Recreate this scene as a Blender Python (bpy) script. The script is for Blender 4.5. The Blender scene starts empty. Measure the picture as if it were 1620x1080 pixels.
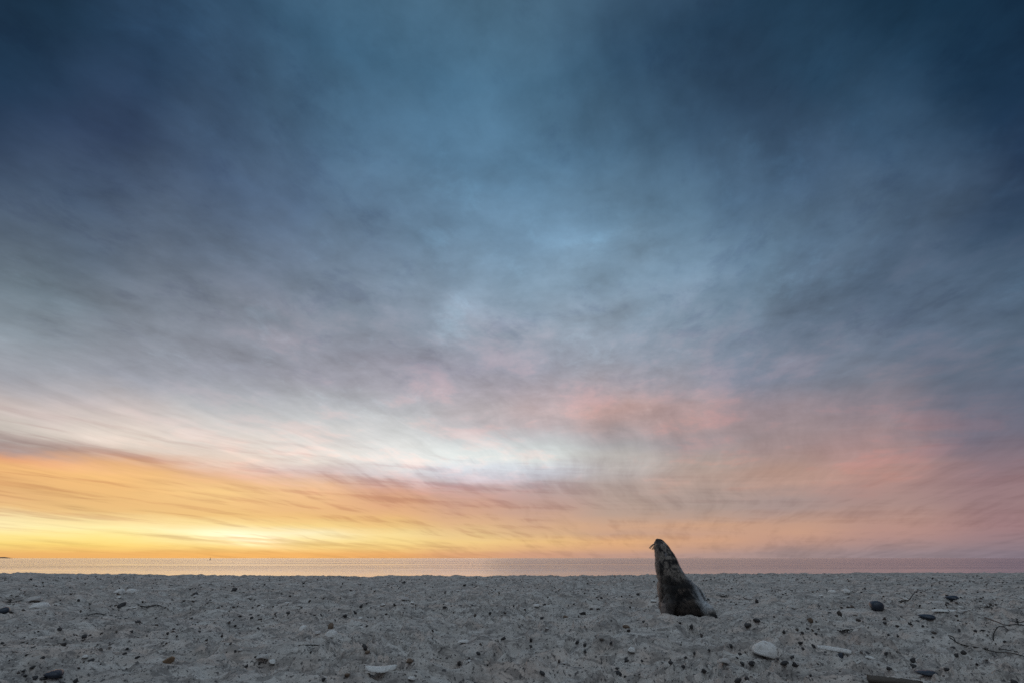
import bpy, bmesh, math, random
import numpy as np
from mathutils import Vector, Matrix, Euler

R = math.radians
random.seed(7)
rng = np.random.default_rng(11)
scene = bpy.context.scene
C = scene.collection

# ------------------------------------------------------------------ camera
CAM_H = 0.35
LENS = 18.0
FPX = LENS / 36.0 * 1620.0            # focal length in photograph pixels
TILT = math.atan((882.0 - 540.0) / FPX)
cam_data = bpy.data.cameras.new('camera')
cam = bpy.data.objects.new('camera', cam_data)
C.objects.link(cam)
cam_data.lens = LENS
cam_data.sensor_width = 36.0
cam_data.clip_start = 0.02
cam_data.clip_end = 90000.0
cam.location = (0.0, 0.0, CAM_H)
cam.rotation_euler = (math.pi / 2 + TILT, 0.0, 0.0)
scene.camera = cam


def pix_dir(px, py):
    xc, yc = (px - 810.0) / FPX, (540.0 - py) / FPX
    ct, st = math.cos(TILT), math.sin(TILT)
    v = Vector((xc, ct - yc * st, st + yc * ct))
    return v.normalized()


def az_el(px, py):
    d = pix_dir(px, py)
    return math.atan2(d.x, d.y), math.asin(d.z)


# ------------------------------------------------------------------ exposure
scene.view_settings.view_transform = 'Standard'
scene.view_settings.look = 'None'
scene.view_settings.exposure = 0.0
scene.view_settings.gamma = 1.0
scene.view_settings.use_curve_mapping = False
scene.cycles.max_bounces = 6
scene.cycles.use_denoising = False

# ------------------------------------------------------------------ sky
SUN_AZ, SUN_EL = az_el(388, 852)
LAMP_EL = R(12.0)


def lin(c):
    return tuple((v / 255.0 / 12.92) if v <= 10 else (((v / 255.0) + 0.055) / 1.055) ** 2.4 for v in c)


# dusk sky, colours by elevation (degrees above the sea) for a set of azimuths (degrees from the view axis)
SKY_X = [0, 200, 400, 600, 800, 1000, 1200, 1400, 1620]
SKY_T = [
    (0, [(25, 48, 69), (41, 66, 92), (53, 83, 110), (61, 98, 124), (61, 95, 118), (47, 77, 102), (39, 66, 90), (31, 60, 84), (0, 22, 43)]),
    (100, [(28, 50, 74), (39, 62, 89), (55, 84, 111), (67, 104, 132), (73, 110, 136), (51, 80, 105), (37, 60, 86), (41, 71, 95), (8, 34, 57)]),
    (200, [(39, 54, 80), (49, 66, 94), (65, 88, 115), (79, 114, 141), (85, 121, 149), (59, 88, 113), (51, 73, 96), (51, 78, 103), (19, 38, 63)]),
    (300, [(63, 79, 99), (65, 84, 109), (77, 97, 124), (89, 117, 143), (99, 137, 166), (83, 115, 141), (75, 100, 127), (65, 88, 113), (43, 62, 88)]),
    (400, [(87, 102, 117), (92, 106, 123), (99, 114, 134), (107, 129, 150), (125, 155, 180), (113, 143, 166), (93, 119, 142), (89, 108, 130), (65, 87, 109)]),
    (500, [(123, 140, 150), (117, 128, 141), (123, 131, 144), (131, 145, 161), (145, 165, 181), (136, 156, 174), (113, 133, 152), (98, 114, 136), (87, 106, 126)]),
    (600, [(163, 164, 172), (158, 162, 173), (148, 152, 166), (158, 154, 167), (170, 165, 178), (164, 165, 175), (130, 137, 154), (116, 122, 135), (81, 97, 118)]),
    (650, [(206, 191, 185), (201, 189, 186), (181, 187, 193), (183, 187, 192), (196, 183, 186), (197, 160, 152), (152, 139, 146), (146, 133, 141), (85, 98, 119)]),
    (675, [(208, 202, 192), (227, 213, 204), (207, 205, 204), (207, 209, 210), (189, 181, 185), (186, 160, 157), (158, 141, 144), (156, 136, 140), (91, 100, 121)]),
    (700, [(158, 140, 138), (231, 219, 206), (221, 211, 205), (221, 223, 222), (211, 217, 219), (160, 155, 160), (161, 143, 144), (166, 138, 138), (99, 103, 123)]),
    (715, [(220, 155, 117), (195, 174, 163), (231, 220, 210), (229, 227, 224), (231, 240, 238), (170, 162, 160), (168, 145, 142), (170, 138, 135), (113, 107, 123)]),
    (730, [(243, 187, 121), (230, 173, 137), (229, 212, 200), (231, 229, 224), (237, 244, 242), (182, 172, 165), (174, 148, 140), (174, 138, 133), (123, 110, 123)]),
    (745, [(230, 175, 117), (243, 193, 125), (212, 173, 165), (212, 204, 206), (217, 227, 242), (180, 168, 161), (181, 150, 137), (178, 139, 131), (131, 112, 123)]),
    (760, [(234, 181, 119), (238, 185, 121), (234, 183, 140), (208, 182, 176), (186, 178, 186), (178, 162, 155), (186, 152, 137), (176, 138, 131), (145, 119, 125)]),
    (775, [(230, 179, 123), (234, 185, 119), (242, 201, 137), (218, 164, 140), (186, 161, 161), (176, 158, 149), (176, 150, 141), (170, 138, 133), (148, 120, 125)]),
    (790, [(226, 177, 127), (232, 185, 121), (238, 195, 133), (222, 168, 130), (192, 156, 148), (176, 157, 147), (166, 147, 143), (168, 139, 134), (150, 121, 125)]),
    (805, [(242, 205, 139), (226, 179, 117), (230, 185, 123), (222, 170, 128), (200, 158, 142), (178, 157, 145), (168, 147, 142), (172, 141, 134), (152, 122, 126)]),
    (818, [(255, 242, 196), (236, 197, 127), (230, 187, 121), (230, 182, 122), (208, 166, 142), (186, 158, 141), (184, 152, 138), (180, 144, 133), (154, 122, 126)]),
    (830, [(253, 236, 176), (255, 240, 186), (244, 218, 146), (234, 192, 124), (214, 172, 138), (206, 164, 135), (200, 157, 131), (182, 144, 133), (155, 123, 127)]),
    (842, [(250, 228, 146), (252, 232, 150), (249, 244, 211), (244, 218, 152), (220, 180, 136), (190, 154, 137), (204, 160, 133), (182, 142, 133), (152, 123, 128)]),
    (858, [(246, 214, 124), (248, 218, 124), (248, 228, 156), (244, 214, 140), (238, 198, 132), (226, 172, 123), (192, 150, 133), (168, 138, 135), (145, 123, 130)]),
    (868, [(238, 192, 110), (240, 192, 104), (236, 192, 112), (234, 194, 122), (224, 174, 128), (204, 158, 129), (176, 146, 138), (156, 134, 136), (138, 121, 130)]),
    (876, [(222, 164, 104), (228, 166, 98), (234, 172, 96), (228, 166, 102), (208, 156, 126), (186, 150, 137), (166, 143, 141), (150, 133, 138), (134, 121, 133)]),
]
EL_STOPS = [0.0, 0.4, 1.0, 1.6, 2.3, 3.0, 3.7, 4.4, 5.1, 5.8, 6.6, 7.4, 8.2, 9.0, 10.0, 11.0, 12.2, 13.5, 15.0, 17.0, 20.0, 24.0, 29.0, 35.0, 42.0, 50.0, 60.0, 72.0, 90.0]
ZENITH = (0.86, 1.02, 1.16)          # unseen sky overhead, made bright to light the sand below
BACK = [(0.0, (0.13, 0.125, 0.15)), (10.0, (0.15, 0.155, 0.18)), (30.0, (0.21, 0.25, 0.30)), (60.0, (0.50, 0.61, 0.72)), (90.0, ZENITH)]  # unseen sky behind, kept dim low down so near slopes darken


def pic_colour(px, py):
    px = min(max(px, 0.0), 1620.0)
    py = min(max(py, 0.0), 876.0)
    j = max(k for k in range(len(SKY_T)) if SKY_T[k][0] <= py)
    j2 = min(j + 1, len(SKY_T) - 1)
    fy = 0 if j == j2 else (py - SKY_T[j][0]) / (SKY_T[j2][0] - SKY_T[j][0])
    i = max(k for k in range(len(SKY_X)) if SKY_X[k] <= px)
    i2 = min(i + 1, len(SKY_X) - 1)
    fx = 0 if i == i2 else (px - SKY_X[i]) / (SKY_X[i2] - SKY_X[i])

    def at(jj, ii):
        return np.array(lin(SKY_T[jj][1][ii]))
    return ((at(j, i) * (1 - fx) + at(j, i2) * fx) * (1 - fy) + (at(j2, i) * (1 - fx) + at(j2, i2) * fx) * fy)


def sky_colour(az, el):
    """az, el in degrees -> linear colour of the dusk sky"""
    if abs(az) >= 110:
        for k in range(len(BACK) - 1):
            if BACK[k][0] <= el <= BACK[k + 1][0]:
                f = (el - BACK[k][0]) / (BACK[k + 1][0] - BACK[k][0])
                return np.array(BACK[k][1]) * (1 - f) + np.array(BACK[k + 1][1]) * f
    a, e = R(az), R(min(el, 62.0))
    d = Vector((math.sin(a) * math.cos(e), math.cos(a) * math.cos(e), math.sin(e)))
    ct, st = math.cos(TILT), math.sin(TILT)
    f = max(d.y * ct + d.z * st, 0.12)
    px, py = 810 + FPX * d.x / f, 540 - FPX * (d.z * ct - d.y * st) / f
    c = pic_colour(px, py)
    t = min(max((el - 57.0) / 33.0, 0), 1)
    t = t * t * (3 - 2 * t)
    return c * (1 - t) + np.array(ZENITH) * t


world = bpy.data.worlds.new('World')
scene.world = world
world.use_nodes = True
nt = world.node_tree
nt.nodes.clear()


class G:
    """small helper that writes node maths"""
    def __init__(self, nt):
        self.nt = nt

    def n(self, kind, **kw):
        nd = self.nt.nodes.new(kind)
        for k, v in kw.items():
            setattr(nd, k, v)
        return nd

    def put(self, sock, v):
        if isinstance(v, bpy.types.NodeSocket):
            self.nt.links.new(v, sock)
        else:
            sock.default_value = v

    def m(self, op, a, b=0.0, c=0.0, clamp=False):
        nd = self.n('ShaderNodeMath', operation=op, use_clamp=clamp)
        self.put(nd.inputs[0], a)
        self.put(nd.inputs[1], b)
        self.put(nd.inputs[2], c)
        return nd.outputs[0]

    def step(self, v, a, b, lo=0.0, hi=1.0):
        nd = self.n('ShaderNodeMapRange', interpolation_type='SMOOTHSTEP')
        self.put(nd.inputs['Value'], v)
        nd.inputs['From Min'].default_value = a
        nd.inputs['From Max'].default_value = b
        nd.inputs['To Min'].default_value = lo
        nd.inputs['To Max'].default_value = hi
        return nd.outputs[0]

    def vec(self, x, y, z=0.0):
        nd = self.n('ShaderNodeCombineXYZ')
        for k, v in enumerate((x, y, z)):
            self.put(nd.inputs[k], v)
        return nd.outputs[0]

    def noise(self, v, scale=1.0, detail=5.0, rough=0.55, dist=0.0, lac=2.0):
        nd = self.n('ShaderNodeTexNoise')
        if v is not None:
            self.put(nd.inputs['Vector'], v)
        nd.inputs['Scale'].default_value = scale
        nd.inputs['Detail'].default_value = detail
        nd.inputs['Roughness'].default_value = rough
        nd.inputs['Lacunarity'].default_value = lac
        nd.inputs['Distortion'].default_value = dist
        return nd.outputs['Fac']

    def mix(self, f, a, b, blend='MIX'):
        nd = self.n('ShaderNodeMix', data_type='RGBA', blend_type=blend)
        self.put(nd.inputs[0], f)
        self.put(nd.inputs[6], a if isinstance(a, bpy.types.NodeSocket) else (*a, 1.0))
        self.put(nd.inputs[7], b if isinstance(b, bpy.types.NodeSocket) else (*b, 1.0))
        return nd.outputs[2]

    def ramp(self, f, stops, interp='LINEAR'):
        nd = self.n('ShaderNodeValToRGB')
        self.put(nd.inputs[0], f)
        cr = nd.color_ramp
        cr.interpolation = interp
        while len(cr.elements) < len(stops):
            cr.elements.new(0.5)
        for e, (p, c) in zip(cr.elements, stops):
            e.position = p
        for e, (p, c) in zip(cr.elements, stops):
            e.position = p
            e.color = (*c, 1.0)
        return nd.outputs[0]


g = G(nt)
tc = g.n('ShaderNodeTexCoord')
sep = g.n('ShaderNodeSeparateXYZ')
nt.links.new(tc.outputs['Generated'], sep.inputs[0])
sx, sy, sz = sep.outputs
szc = g.m('MAXIMUM', sz, 0.0)
el = g.m('ARCSINE', g.m('MINIMUM', szc, 1.0))
az = g.m('ARCTAN2', sx, sy)
# cloud sheet: the direction met with a level layer, streaks running towards one point of the horizon
den = g.m('ADD', szc, 0.11)
lx, ly = g.m('DIVIDE', sx, den), g.m('DIVIDE', sy, den)
th = R(17.0)
across = g.m('SUBTRACT', g.m('MULTIPLY', lx, math.cos(th)), g.m('MULTIPLY', ly, math.sin(th)))
along = g.m('ADD', g.m('MULTIPLY', lx, math.sin(th)), g.m('MULTIPLY', ly, math.cos(th)))
bend = g.noise(g.vec(lx, ly, 3.0), 0.55, 3, 0.5)
across_w = g.m('ADD', across, g.m('MULTIPLY', g.m('SUBTRACT', bend, 0.5), 0.6))
streak = g.noise(g.vec(g.m('MULTIPLY', across_w, 1.7), g.m('MULTIPLY', along, 0.42), 0.0), 1.0, 9, 0.60)
fine = g.noise(g.vec(g.m('MULTIPLY', across_w, 5.2), g.m('MULTIPLY', along, 0.62), 7.0), 1.0, 9, 0.62)
puff = g.noise(g.vec(lx, ly, 0.0), 2.3, 10, 0.60, 0.15)
curl = g.noise(g.vec(g.m('MULTIPLY', across_w, 1.1), g.m('MULTIPLY', along, 0.9), 4.0), 4.4, 9, 0.62, 0.12)
big = g.noise(g.vec(lx, ly, 9.0), 0.9, 6, 0.55, 0.2)
low = g.noise(g.vec(g.m('MULTIPLY', az, 2.6), g.m('MULTIPLY', g.m('ADD', el, g.m('MULTIPLY', az, 0.045)), 62.0), 1.0), 1.0, 7, 0.60, 0.3)

s0 = g.m('SUBTRACT', streak, 0.5)
p0 = g.m('SUBTRACT', puff, 0.5)
c0 = g.m('SUBTRACT', curl, 0.5)
amp = g.m('ADD', g.m('MULTIPLY', g.m('MINIMUM', el, 0.7), 0.20), 0.005)
el_w = g.m('ADD', el, g.m('MULTIPLY', amp, g.m('ADD', g.m('MULTIPLY', s0, 0.75), g.m('MULTIPLY', p0, 0.85))))
el_w = g.m('ADD', el_w, g.m('MULTIPLY', g.m('SUBTRACT', low, 0.5), 0.009))
az_w = g.m('ADD', az, g.m('MULTIPLY', g.m('SUBTRACT', big, 0.5), g.m('MULTIPLY', g.m('MINIMUM', el, 0.8), 0.9)))
tpos = g.m('SQRT', g.m('DIVIDE', g.m('MAXIMUM', el_w, 0.0), math.pi / 2), 0.0, 0.0, True)
AZ = [-110, -75, -58, -46, -37, -29, -21, -13, -5, 3, 11, 19, 27, 35, 43, 52, 64, 80, 110]
col = None
for i, a in enumerate(AZ):
    stops = [(math.sqrt(e / 90.0), tuple(sky_colour(a, e))) for e in EL_STOPS]
    c = g.ramp(tpos, stops)
    if col is None:
        col = c
    else:
        col = g.mix(g.step(az_w, R(AZ[i - 1]), R(a)), col, c)
# cloud relief: lighter and darker streaks, wispy edges
relief = g.m('ADD', g.m('MULTIPLY', s0, g.step(el, 0.20, 0.45, 0.45, 0.18)), g.m('MULTIPLY', g.m('SUBTRACT', fine, 0.5), g.step(el, 0.18, 0.42, 0.62, 0.10)))
relief = g.m('ADD', relief, g.m('MULTIPLY', c0, g.step(el, 0.10, 0.35, 0.10, 0.95)))
relief = g.m('ADD', relief, g.m('MULTIPLY', p0, g.step(el, 0.10, 0.45, 0.15, 1.35)))
relief = g.m('ADD', relief, g.m('MULTIPLY', g.m('SUBTRACT', low, 0.5), g.step(el, 0.03, 0.24, 0.62, 0.0)))
relief = g.m('ADD', 1.0, g.m('MULTIPLY', relief, 0.85))
relief = g.m('MAXIMUM', relief, 0.35)
relief = g.m('MINIMUM', relief, g.step(el, 0.09, 0.20, 1.03, 1.6))
rcol = g.n('ShaderNodeCombineColor')
for k in range(3):
    nt.links.new(relief, rcol.inputs[k])
col = g.mix(1.0, col, rcol.outputs[0], 'MULTIPLY')
# thin grey-orange cloud bars across the glow
bars = g.m('MULTIPLY', g.step(g.m('ADD', g.m('MULTIPLY', low, 0.6), g.m('MULTIPLY', fine, 0.4)), 0.50, 0.40), g.step(el, 0.24, 0.13))
bars = g.m('MULTIPLY', bars, g.m('MULTIPLY', g.step(el, 0.012, 0.035), g.step(az, 0.25, -0.15, 0.25, 1.0)))
col = g.mix(g.m('MULTIPLY', bars, 0.85), col, g.mix(1.0, col, (0.88, 0.78, 0.80), 'MULTIPLY'))
# pale wisps high on the sheet
wisp = g.noise(g.vec(g.m('MULTIPLY', across_w, 1.5), g.m('MULTIPLY', along, 1.0), 21.0), 3.4, 11, 0.68, 0.25)
wf = g.m('MULTIPLY', g.step(wisp, 0.54, 0.74), g.m('MULTIPLY', g.step(el, 0.16, 0.34), g.step(el, 1.05, 0.75)))
col = g.mix(wf, col, g.mix(1.0, col, (1.15, 1.20, 1.20), 'MULTIPLY'))
df = g.m('MULTIPLY', g.step(wisp, 0.47, 0.33), g.m('MULTIPLY', g.step(el, 0.20, 0.40), 0.6))
col = g.mix(df, col, g.mix(1.0, col, (0.78, 0.78, 0.84), 'MULTIPLY'))
# cloud edges that still catch the red light
pinkness = g.m('MULTIPLY', g.step(g.m('ADD', g.m('MULTIPLY', puff, 0.5), g.m('ADD', g.m('MULTIPLY', curl, 0.5), g.m('MULTIPLY', s0, 0.5))), 0.49, 0.62),
               g.m('MULTIPLY', g.step(el, 0.07, 0.17), g.step(el, 0.56, 0.34)))
pinkness = g.m('MULTIPLY', pinkness, g.m('MULTIPLY', g.step(az, -0.85, -0.25), 0.6))
col = g.mix(pinkness, col, g.mix(1.0, col, (1.20, 0.955, 0.905), 'MULTIPLY'))
# blaze where the sun has gone down behind the bank
ga = g.m('DIVIDE', g.m('SUBTRACT', az, SUN_AZ), 0.06)
slope = g.m('ADD', SUN_EL, g.m('MULTIPLY', g.m('SUBTRACT', az, SUN_AZ), -0.07))
ge = g.m('DIVIDE', g.m('SUBTRACT', el, slope), 0.0085)
blaze = g.m('EXPONENT', g.m('MULTIPLY', -1.0, g.m('ADD', g.m('MULTIPLY', ga, ga), g.m('MULTIPLY', ge, ge))))
blaze = g.m('MULTIPLY', blaze, g.step(low, 0.36, 0.60, 0.15, 1.0))
col = g.mix(blaze, col, g.mix(1.0, col, (0.45, 0.42, 0.48), 'ADD'))
bg = g.n('ShaderNodeBackground')
nt.links.new(col, bg.inputs['Color'])
bg.inputs['Strength'].default_value = 1.0
# the clear air behind the cloud
nish = g.n('ShaderNodeTexSky', sky_type='NISHITA')
nish.sun_disc = False
nish.sun_elevation = LAMP_EL
nish.sun_rotation = SUN_AZ
nish.altitude = 0.0
bg2 = g.n('ShaderNodeBackground')
nt.links.new(nish.outputs[0], bg2.inputs['Color'])
bg2.inputs['Strength'].default_value = 0.05
mx = g.n('ShaderNodeMixShader')
mx.inputs[0].default_value = 0.97
nt.links.new(bg2.outputs[0], mx.inputs[1])
nt.links.new(bg.outputs[0], mx.inputs[2])
out = g.n('ShaderNodeOutputWorld')
nt.links.new(mx.outputs[0], out.inputs['Surface'])
world.cycles.sampling_method = 'MANUAL'
world.cycles.sample_map_resolution = 1024

# ------------------------------------------------------------------ sun (veiled, on the horizon)
sd = bpy.data.lights.new('sun', 'SUN')
sd.energy = 0.15
sd.angle = R(50.0)
sd.color = (1.0, 0.60, 0.40)
sun = bpy.data.objects.new('sun', sd)
C.objects.link(sun)
to_sun = Vector((math.sin(SUN_AZ) * math.cos(LAMP_EL), math.cos(SUN_AZ) * math.cos(LAMP_EL), math.sin(LAMP_EL)))
sun.rotation_euler = to_sun.to_track_quat('Z', 'Y').to_euler()
sun.location = (-20, 40, 10)


# ------------------------------------------------------------------ helpers
def hash2(ix, iy, seed):
    h = (ix.astype(np.int64) * 374761393 + iy.astype(np.int64) * 668265263 + seed * 974711) & 0xFFFFFFFF
    h = ((h ^ (h >> 13)) * 1274126177) & 0xFFFFFFFF
    h = (h ^ (h >> 16)) & 0xFFFFFFFF
    return h.astype(np.float64) / 4294967295.0


def vnoise(x, y, seed=0):
    ix, iy = np.floor(x), np.floor(y)
    fx, fy = x - ix, y - iy
    fx = fx * fx * fx * (fx * (fx * 6 - 15) + 10)
    fy = fy * fy * fy * (fy * (fy * 6 - 15) + 10)
    a, b = hash2(ix, iy, seed), hash2(ix + 1, iy, seed)
    c, d = hash2(ix, iy + 1, seed), hash2(ix + 1, iy + 1, seed)
    return (a * (1 - fx) + b * fx) * (1 - fy) + (c * (1 - fx) + d * fx) * fy - 0.5


SEA_Z = -0.85
DIMPLES = None


def sstep(a, b, v):
    t = np.clip((v - a) / (b - a), 0, 1)
    return t * t * (3 - 2 * t)


SEAL_P = (0.0, 0.0)     # set below, once the seal's place is known


def ground(x, y):
    x, y = np.asarray(x, float), np.asarray(y, float)
    r = np.sqrt(x * x + y * y)
    sp = np.maximum(r, 0.8) * 0.0065                # mesh spacing at that range
    h = np.zeros_like(r)
    cs, sn = math.cos(0.22), math.sin(0.22)
    u, v = x * cs - y * sn, x * sn + y * cs
    wx = vnoise(x * 2.1, y * 2.1, 31) * 0.22
    wy = vnoise(x * 2.1, y * 2.1, 32) * 0.22
    for wl, am, sd_, ridge in ((2.6, 0.030, 1, 0), (0.9, 0.034, 2, 0), (0.42, 0.060, 3, 1), (0.21, 0.042, 4, 1),
                               (0.105, 0.024, 5, 1), (0.052, 0.0120, 6, 1), (0.026, 0.0045, 7, 0), (0.013, 0.0020, 8, 0)):
        k = np.clip((wl / sp - 1.1) / 1.2, 0, 1)
        nn = vnoise((u + wx) / wl, (v * 1.25 + wy) / wl, sd_)
        if ridge:
            nn = 0.5 - np.abs(nn) * 2.0 + nn * 0.6 - 0.18
        patch = 1.0 if wl > 0.5 else 0.55 + 0.9 * np.clip(vnoise(x / 1.7, y / 1.7, 50 + sd_) + 0.5, 0, 1)
        h = h + am * nn * k * patch
    # wind-cut lips of sand, steep side to the land
    for sp_, am, cyc, wl, sd_ in ((0.34, 0.030, 4.2, 0.75, 21), (0.17, 0.020, 3.4, 0.34, 23), (0.08, 0.010, 3.0, 0.14, 25)):
        q = v / sp_ + cyc * vnoise(u / wl, v / wl, sd_) * 2 + 1.6 * vnoise(u / (wl * 0.3), v / (wl * 0.3), sd_ + 1)
        fr = q - np.floor(q)
        saw = np.where(fr < 0.93, 0.5 - fr / 0.93, -0.5 + (fr - 0.93) / 0.07)
        pt = np.clip(vnoise(x / (wl * 1.8) + 5, y / (wl * 1.8), sd_ + 40) * 2.4 + 0.55, 0, 1.3)
        h = h + am * saw * pt * np.clip((sp_ / sp - 1.5) / 2.0, 0, 1)
    h = h * np.where(r < 300, 1.0, 0.3)
    h = h + 0.012 * sstep(1.0, 5.0, np.abs(x) * 0.6) * sstep(3.0, 12.0, y)
    # smooth drag track beside the animal
    dx, dy = x - SEAL_P[0], y - SEAL_P[1]
    tr = np.exp(-((dy - 0.30 + 0.05 * dx) / 0.16) ** 2) * sstep(0.1, 0.5, dx) * sstep(2.4, 1.2, dx)
    h = h * (1 - 0.65 * tr) + 0.004 * tr
    # the hollow it lies in and the lip of sand pushed up in front
    d2 = np.sqrt(((dx - 0.17) / 1.0) ** 2 + ((dy - 0.16) / 1.0) ** 2)
    h = h * (1 - 0.92 * np.exp(-(d2 / 0.34) ** 4)) - 0.010 * np.exp(-(d2 / 0.22) ** 2)
    h = h + (0.024 + 0.010 * vnoise(x / 0.07, y / 0.07, 77)) * np.exp(-(((dx - 0.17) / 0.24) ** 2 + ((dy + 0.12) / 0.06) ** 2))
    # beach crest and fall to the water
    yc = 13.2 + 1.2 * vnoise(x / 7.0, x * 0 + 0.3, 71) + 0.35 * vnoise(x / 1.3, x * 0 + 0.7, 72)
    edge = np.abs(x) / 12.0
    crest = -0.056 + 0.050 * np.minimum(edge ** 1.5, 1.3)
    rr = sstep(9.0, 13.0, y)
    h = h + crest * rr * np.where(y > 0, 1, 0)
    h = h + sstep(10.5, 12.5, y) * (0.030 * vnoise(x / 2.2, y / 2.2, 74) + 0.022 * vnoise(x / 0.55, y / 0.9, 75) + 0.016 * vnoise(x / 0.22, y / 0.4, 76))
    q = np.maximum(y - yc, 0)
    h = h - np.minimum(0.085 * (np.sqrt(q * q + 0.16) - 0.4), 3.0)
    # very gently up inland
    h = h + np.minimum(np.maximum(-y - 30, 0) * 0.01, 6.0)
    return h


def ground_at(x, y):
    return float(ground(np.array([x]), np.array([y]))[0])


def place(px, py):
    """the point of the beach that the photograph shows there"""
    d = pix_dir(px, py)
    ts = np.geomspace(0.9, 40.0, 5000)
    gz = ground(d.x * ts, d.y * ts)
    hit = np.nonzero(CAM_H + d.z * ts < gz)[0]
    t = ts[hit[0]] if len(hit) else 14.0
    p = Vector((d.x * t, d.y * t, 0))
    p.z = ground_at(p.x, p.y)
    return p


def pixel_of(x, y, z):
    ct, st = math.cos(TILT), math.sin(TILT)
    dz = z - CAM_H
    f = y * ct + dz * st
    return 810 + FPX * x / f, 540 - FPX * (dz * ct - y * st) / f


def mpp(p):
    """metres per photograph pixel at a point"""
    d = Vector((p.x, p.y, p.z - CAM_H))
    depth = d.y * math.cos(TILT) + d.z * math.sin(TILT)
    return depth / FPX


def tag(o, label=None, cat=None, group=None, kind=None):
    if label:
        o['label'] = label
    if cat:
        o['category'] = cat
    if group:
        o['group'] = group
    if kind:
        o['kind'] = kind
    return o


def fast_mesh(name, V, F, smooth=True):
    """V (n,3), F (m,k) with k = 3 or 4"""
    V = np.asarray(V, np.float32)
    F = np.asarray(F, np.int32)
    me = bpy.data.meshes.new(name)
    k = F.shape[1]
    me.vertices.add(len(V))
    me.vertices.foreach_set('co', V.ravel())
    me.loops.add(F.size)
    me.loops.foreach_set('vertex_index', F.ravel())
    me.polygons.add(len(F))
    me.polygons.foreach_set('loop_start', np.arange(0, F.size, k, dtype=np.int32))
    me.update(calc_edges=True)
    me.validate()
    if smooth:
        me.shade_smooth()
    return me


def link(name, me, mat=None, parent=None):
    o = bpy.data.objects.new(name, me)
    C.objects.link(o)
    if mat and not me.materials:
        me.materials.append(mat)
    if parent:
        o.parent = parent
    return o


def new_mat(name):
    m = bpy.data.materials.new(name)
    m.use_nodes = True
    nt = m.node_tree
    b = nt.nodes['Principled BSDF']
    return m, G(nt), b


# ------------------------------------------------------------------ materials
def sand_mat():
    m, g, b = new_mat('beach sand')
    tc = g.n('ShaderNodeTexCoord')
    P = tc.outputs['Object']
    big = g.noise(P, 0.8, 5, 0.6)
    mid = g.noise(P, 6.0, 6, 0.65)
    grain = g.noise(P, 260.0, 3, 0.7)
    speck = g.noise(P, 95.0, 2, 0.5)
    c = g.ramp(big, [(0.3, (0.49, 0.455, 0.42)), (0.7, (0.60, 0.565, 0.525))])
    c = g.mix(g.step(mid, 0.40, 0.70), c, (0.42, 0.385, 0.35))
    c = g.mix(g.step(grain, 0.62, 0.36, 0.0, 0.5), c, (0.24, 0.22, 0.20))
    mp = g.n('ShaderNodeMapping')
    g.put(mp.inputs['Vector'], P)
    mp.inputs['Rotation'].default_value = (0, 0, 0.35)
    mp.inputs['Scale'].default_value = (0.45, 1.0, 1.0)
    sunset_tint = g.noise(mp.outputs[0], 3.4, 8, 0.70, 0.9)  # sunset light on the bumps, painted as brownish patches
    c = g.mix(g.step(sunset_tint, 0.47, 0.62, 0.0, 0.40), c, (0.60, 0.46, 0.38))
    relief_shade = g.noise(mp.outputs[0], 9.0, 4, 0.60, 0.8)  # shading of the sand relief, painted as dark and pale streaks
    c = g.mix(g.step(relief_shade, 0.50, 0.60, 0.0, 0.62), c, (0.235, 0.215, 0.20))
    c = g.mix(g.step(relief_shade, 0.45, 0.36, 0.0, 0.5), c, (0.62, 0.59, 0.55))
    relief_shade2 = g.noise(mp.outputs[0], 30.0, 5, 0.65, 0.5)  # finer streaks of the same painted shade
    c = g.mix(g.step(relief_shade2, 0.52, 0.60, 0.0, 0.70), c, (0.17, 0.155, 0.145))
    c = g.mix(g.step(speck, 0.59, 0.66, 0.0, 0.85), c, (0.07, 0.065, 0.065))
    c = g.mix(g.step(speck, 0.33, 0.27, 0.0, 0.6), c, (0.66, 0.64, 0.60))
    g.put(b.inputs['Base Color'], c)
    b.inputs['Roughness'].default_value = 0.92
    b.inputs['Specular IOR Level'].default_value = 0.25
    bmp = g.n('ShaderNodeBump')
    bmp.inputs['Strength'].default_value = 0.9
    bmp.inputs['Distance'].default_value = 0.0035
    hh = g.m('ADD', g.m('MULTIPLY', grain, 0.5), g.m('MULTIPLY', g.noise(P, 55.0, 5, 0.65), 1.4))
    g.put(bmp.inputs['Height'], hh)
    g.put(b.inputs['Normal'], bmp.outputs[0])
    return m


def stone_mat(name, c1, c2, rough=0.6, spread=0.5):
    m, g, b = new_mat(name)
    tc = g.n('ShaderNodeTexCoord')
    oi = g.n('ShaderNodeObjectInfo')
    geo = g.n('ShaderNodeNewGeometry')
    rnd = g.m('FRACT', g.m('ADD', oi.outputs['Random'], geo.outputs['Random Per Island']))
    nz = g.noise(tc.outputs['Object'], 70.0, 6, 0.65, 0.4)
    f = g.m('ADD', g.m('MULTIPLY', rnd, spread), g.m('MULTIPLY', g.step(nz, 0.3, 0.7), 1 - spread), 0, True)
    c = g.mix(f, c1, c2)
    sandy = g.step(g.noise(tc.outputs['Object'], 240.0, 3, 0.6), 0.60, 0.72, 0.0, 0.35)
    g.put(b.inputs['Base Color'], g.mix(sandy, c, (0.42, 0.385, 0.35)))
    b.inputs['Roughness'].default_value = rough
    b.inputs['Specular IOR Level'].default_value = 0.35
    bmp = g.n('ShaderNodeBump')
    bmp.inputs['Strength'].default_value = 0.5
    bmp.inputs['Distance'].default_value = 0.002
    g.put(bmp.inputs['Height'], nz)
    g.put(b.inputs['Normal'], bmp.outputs[0])
    return m


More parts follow.
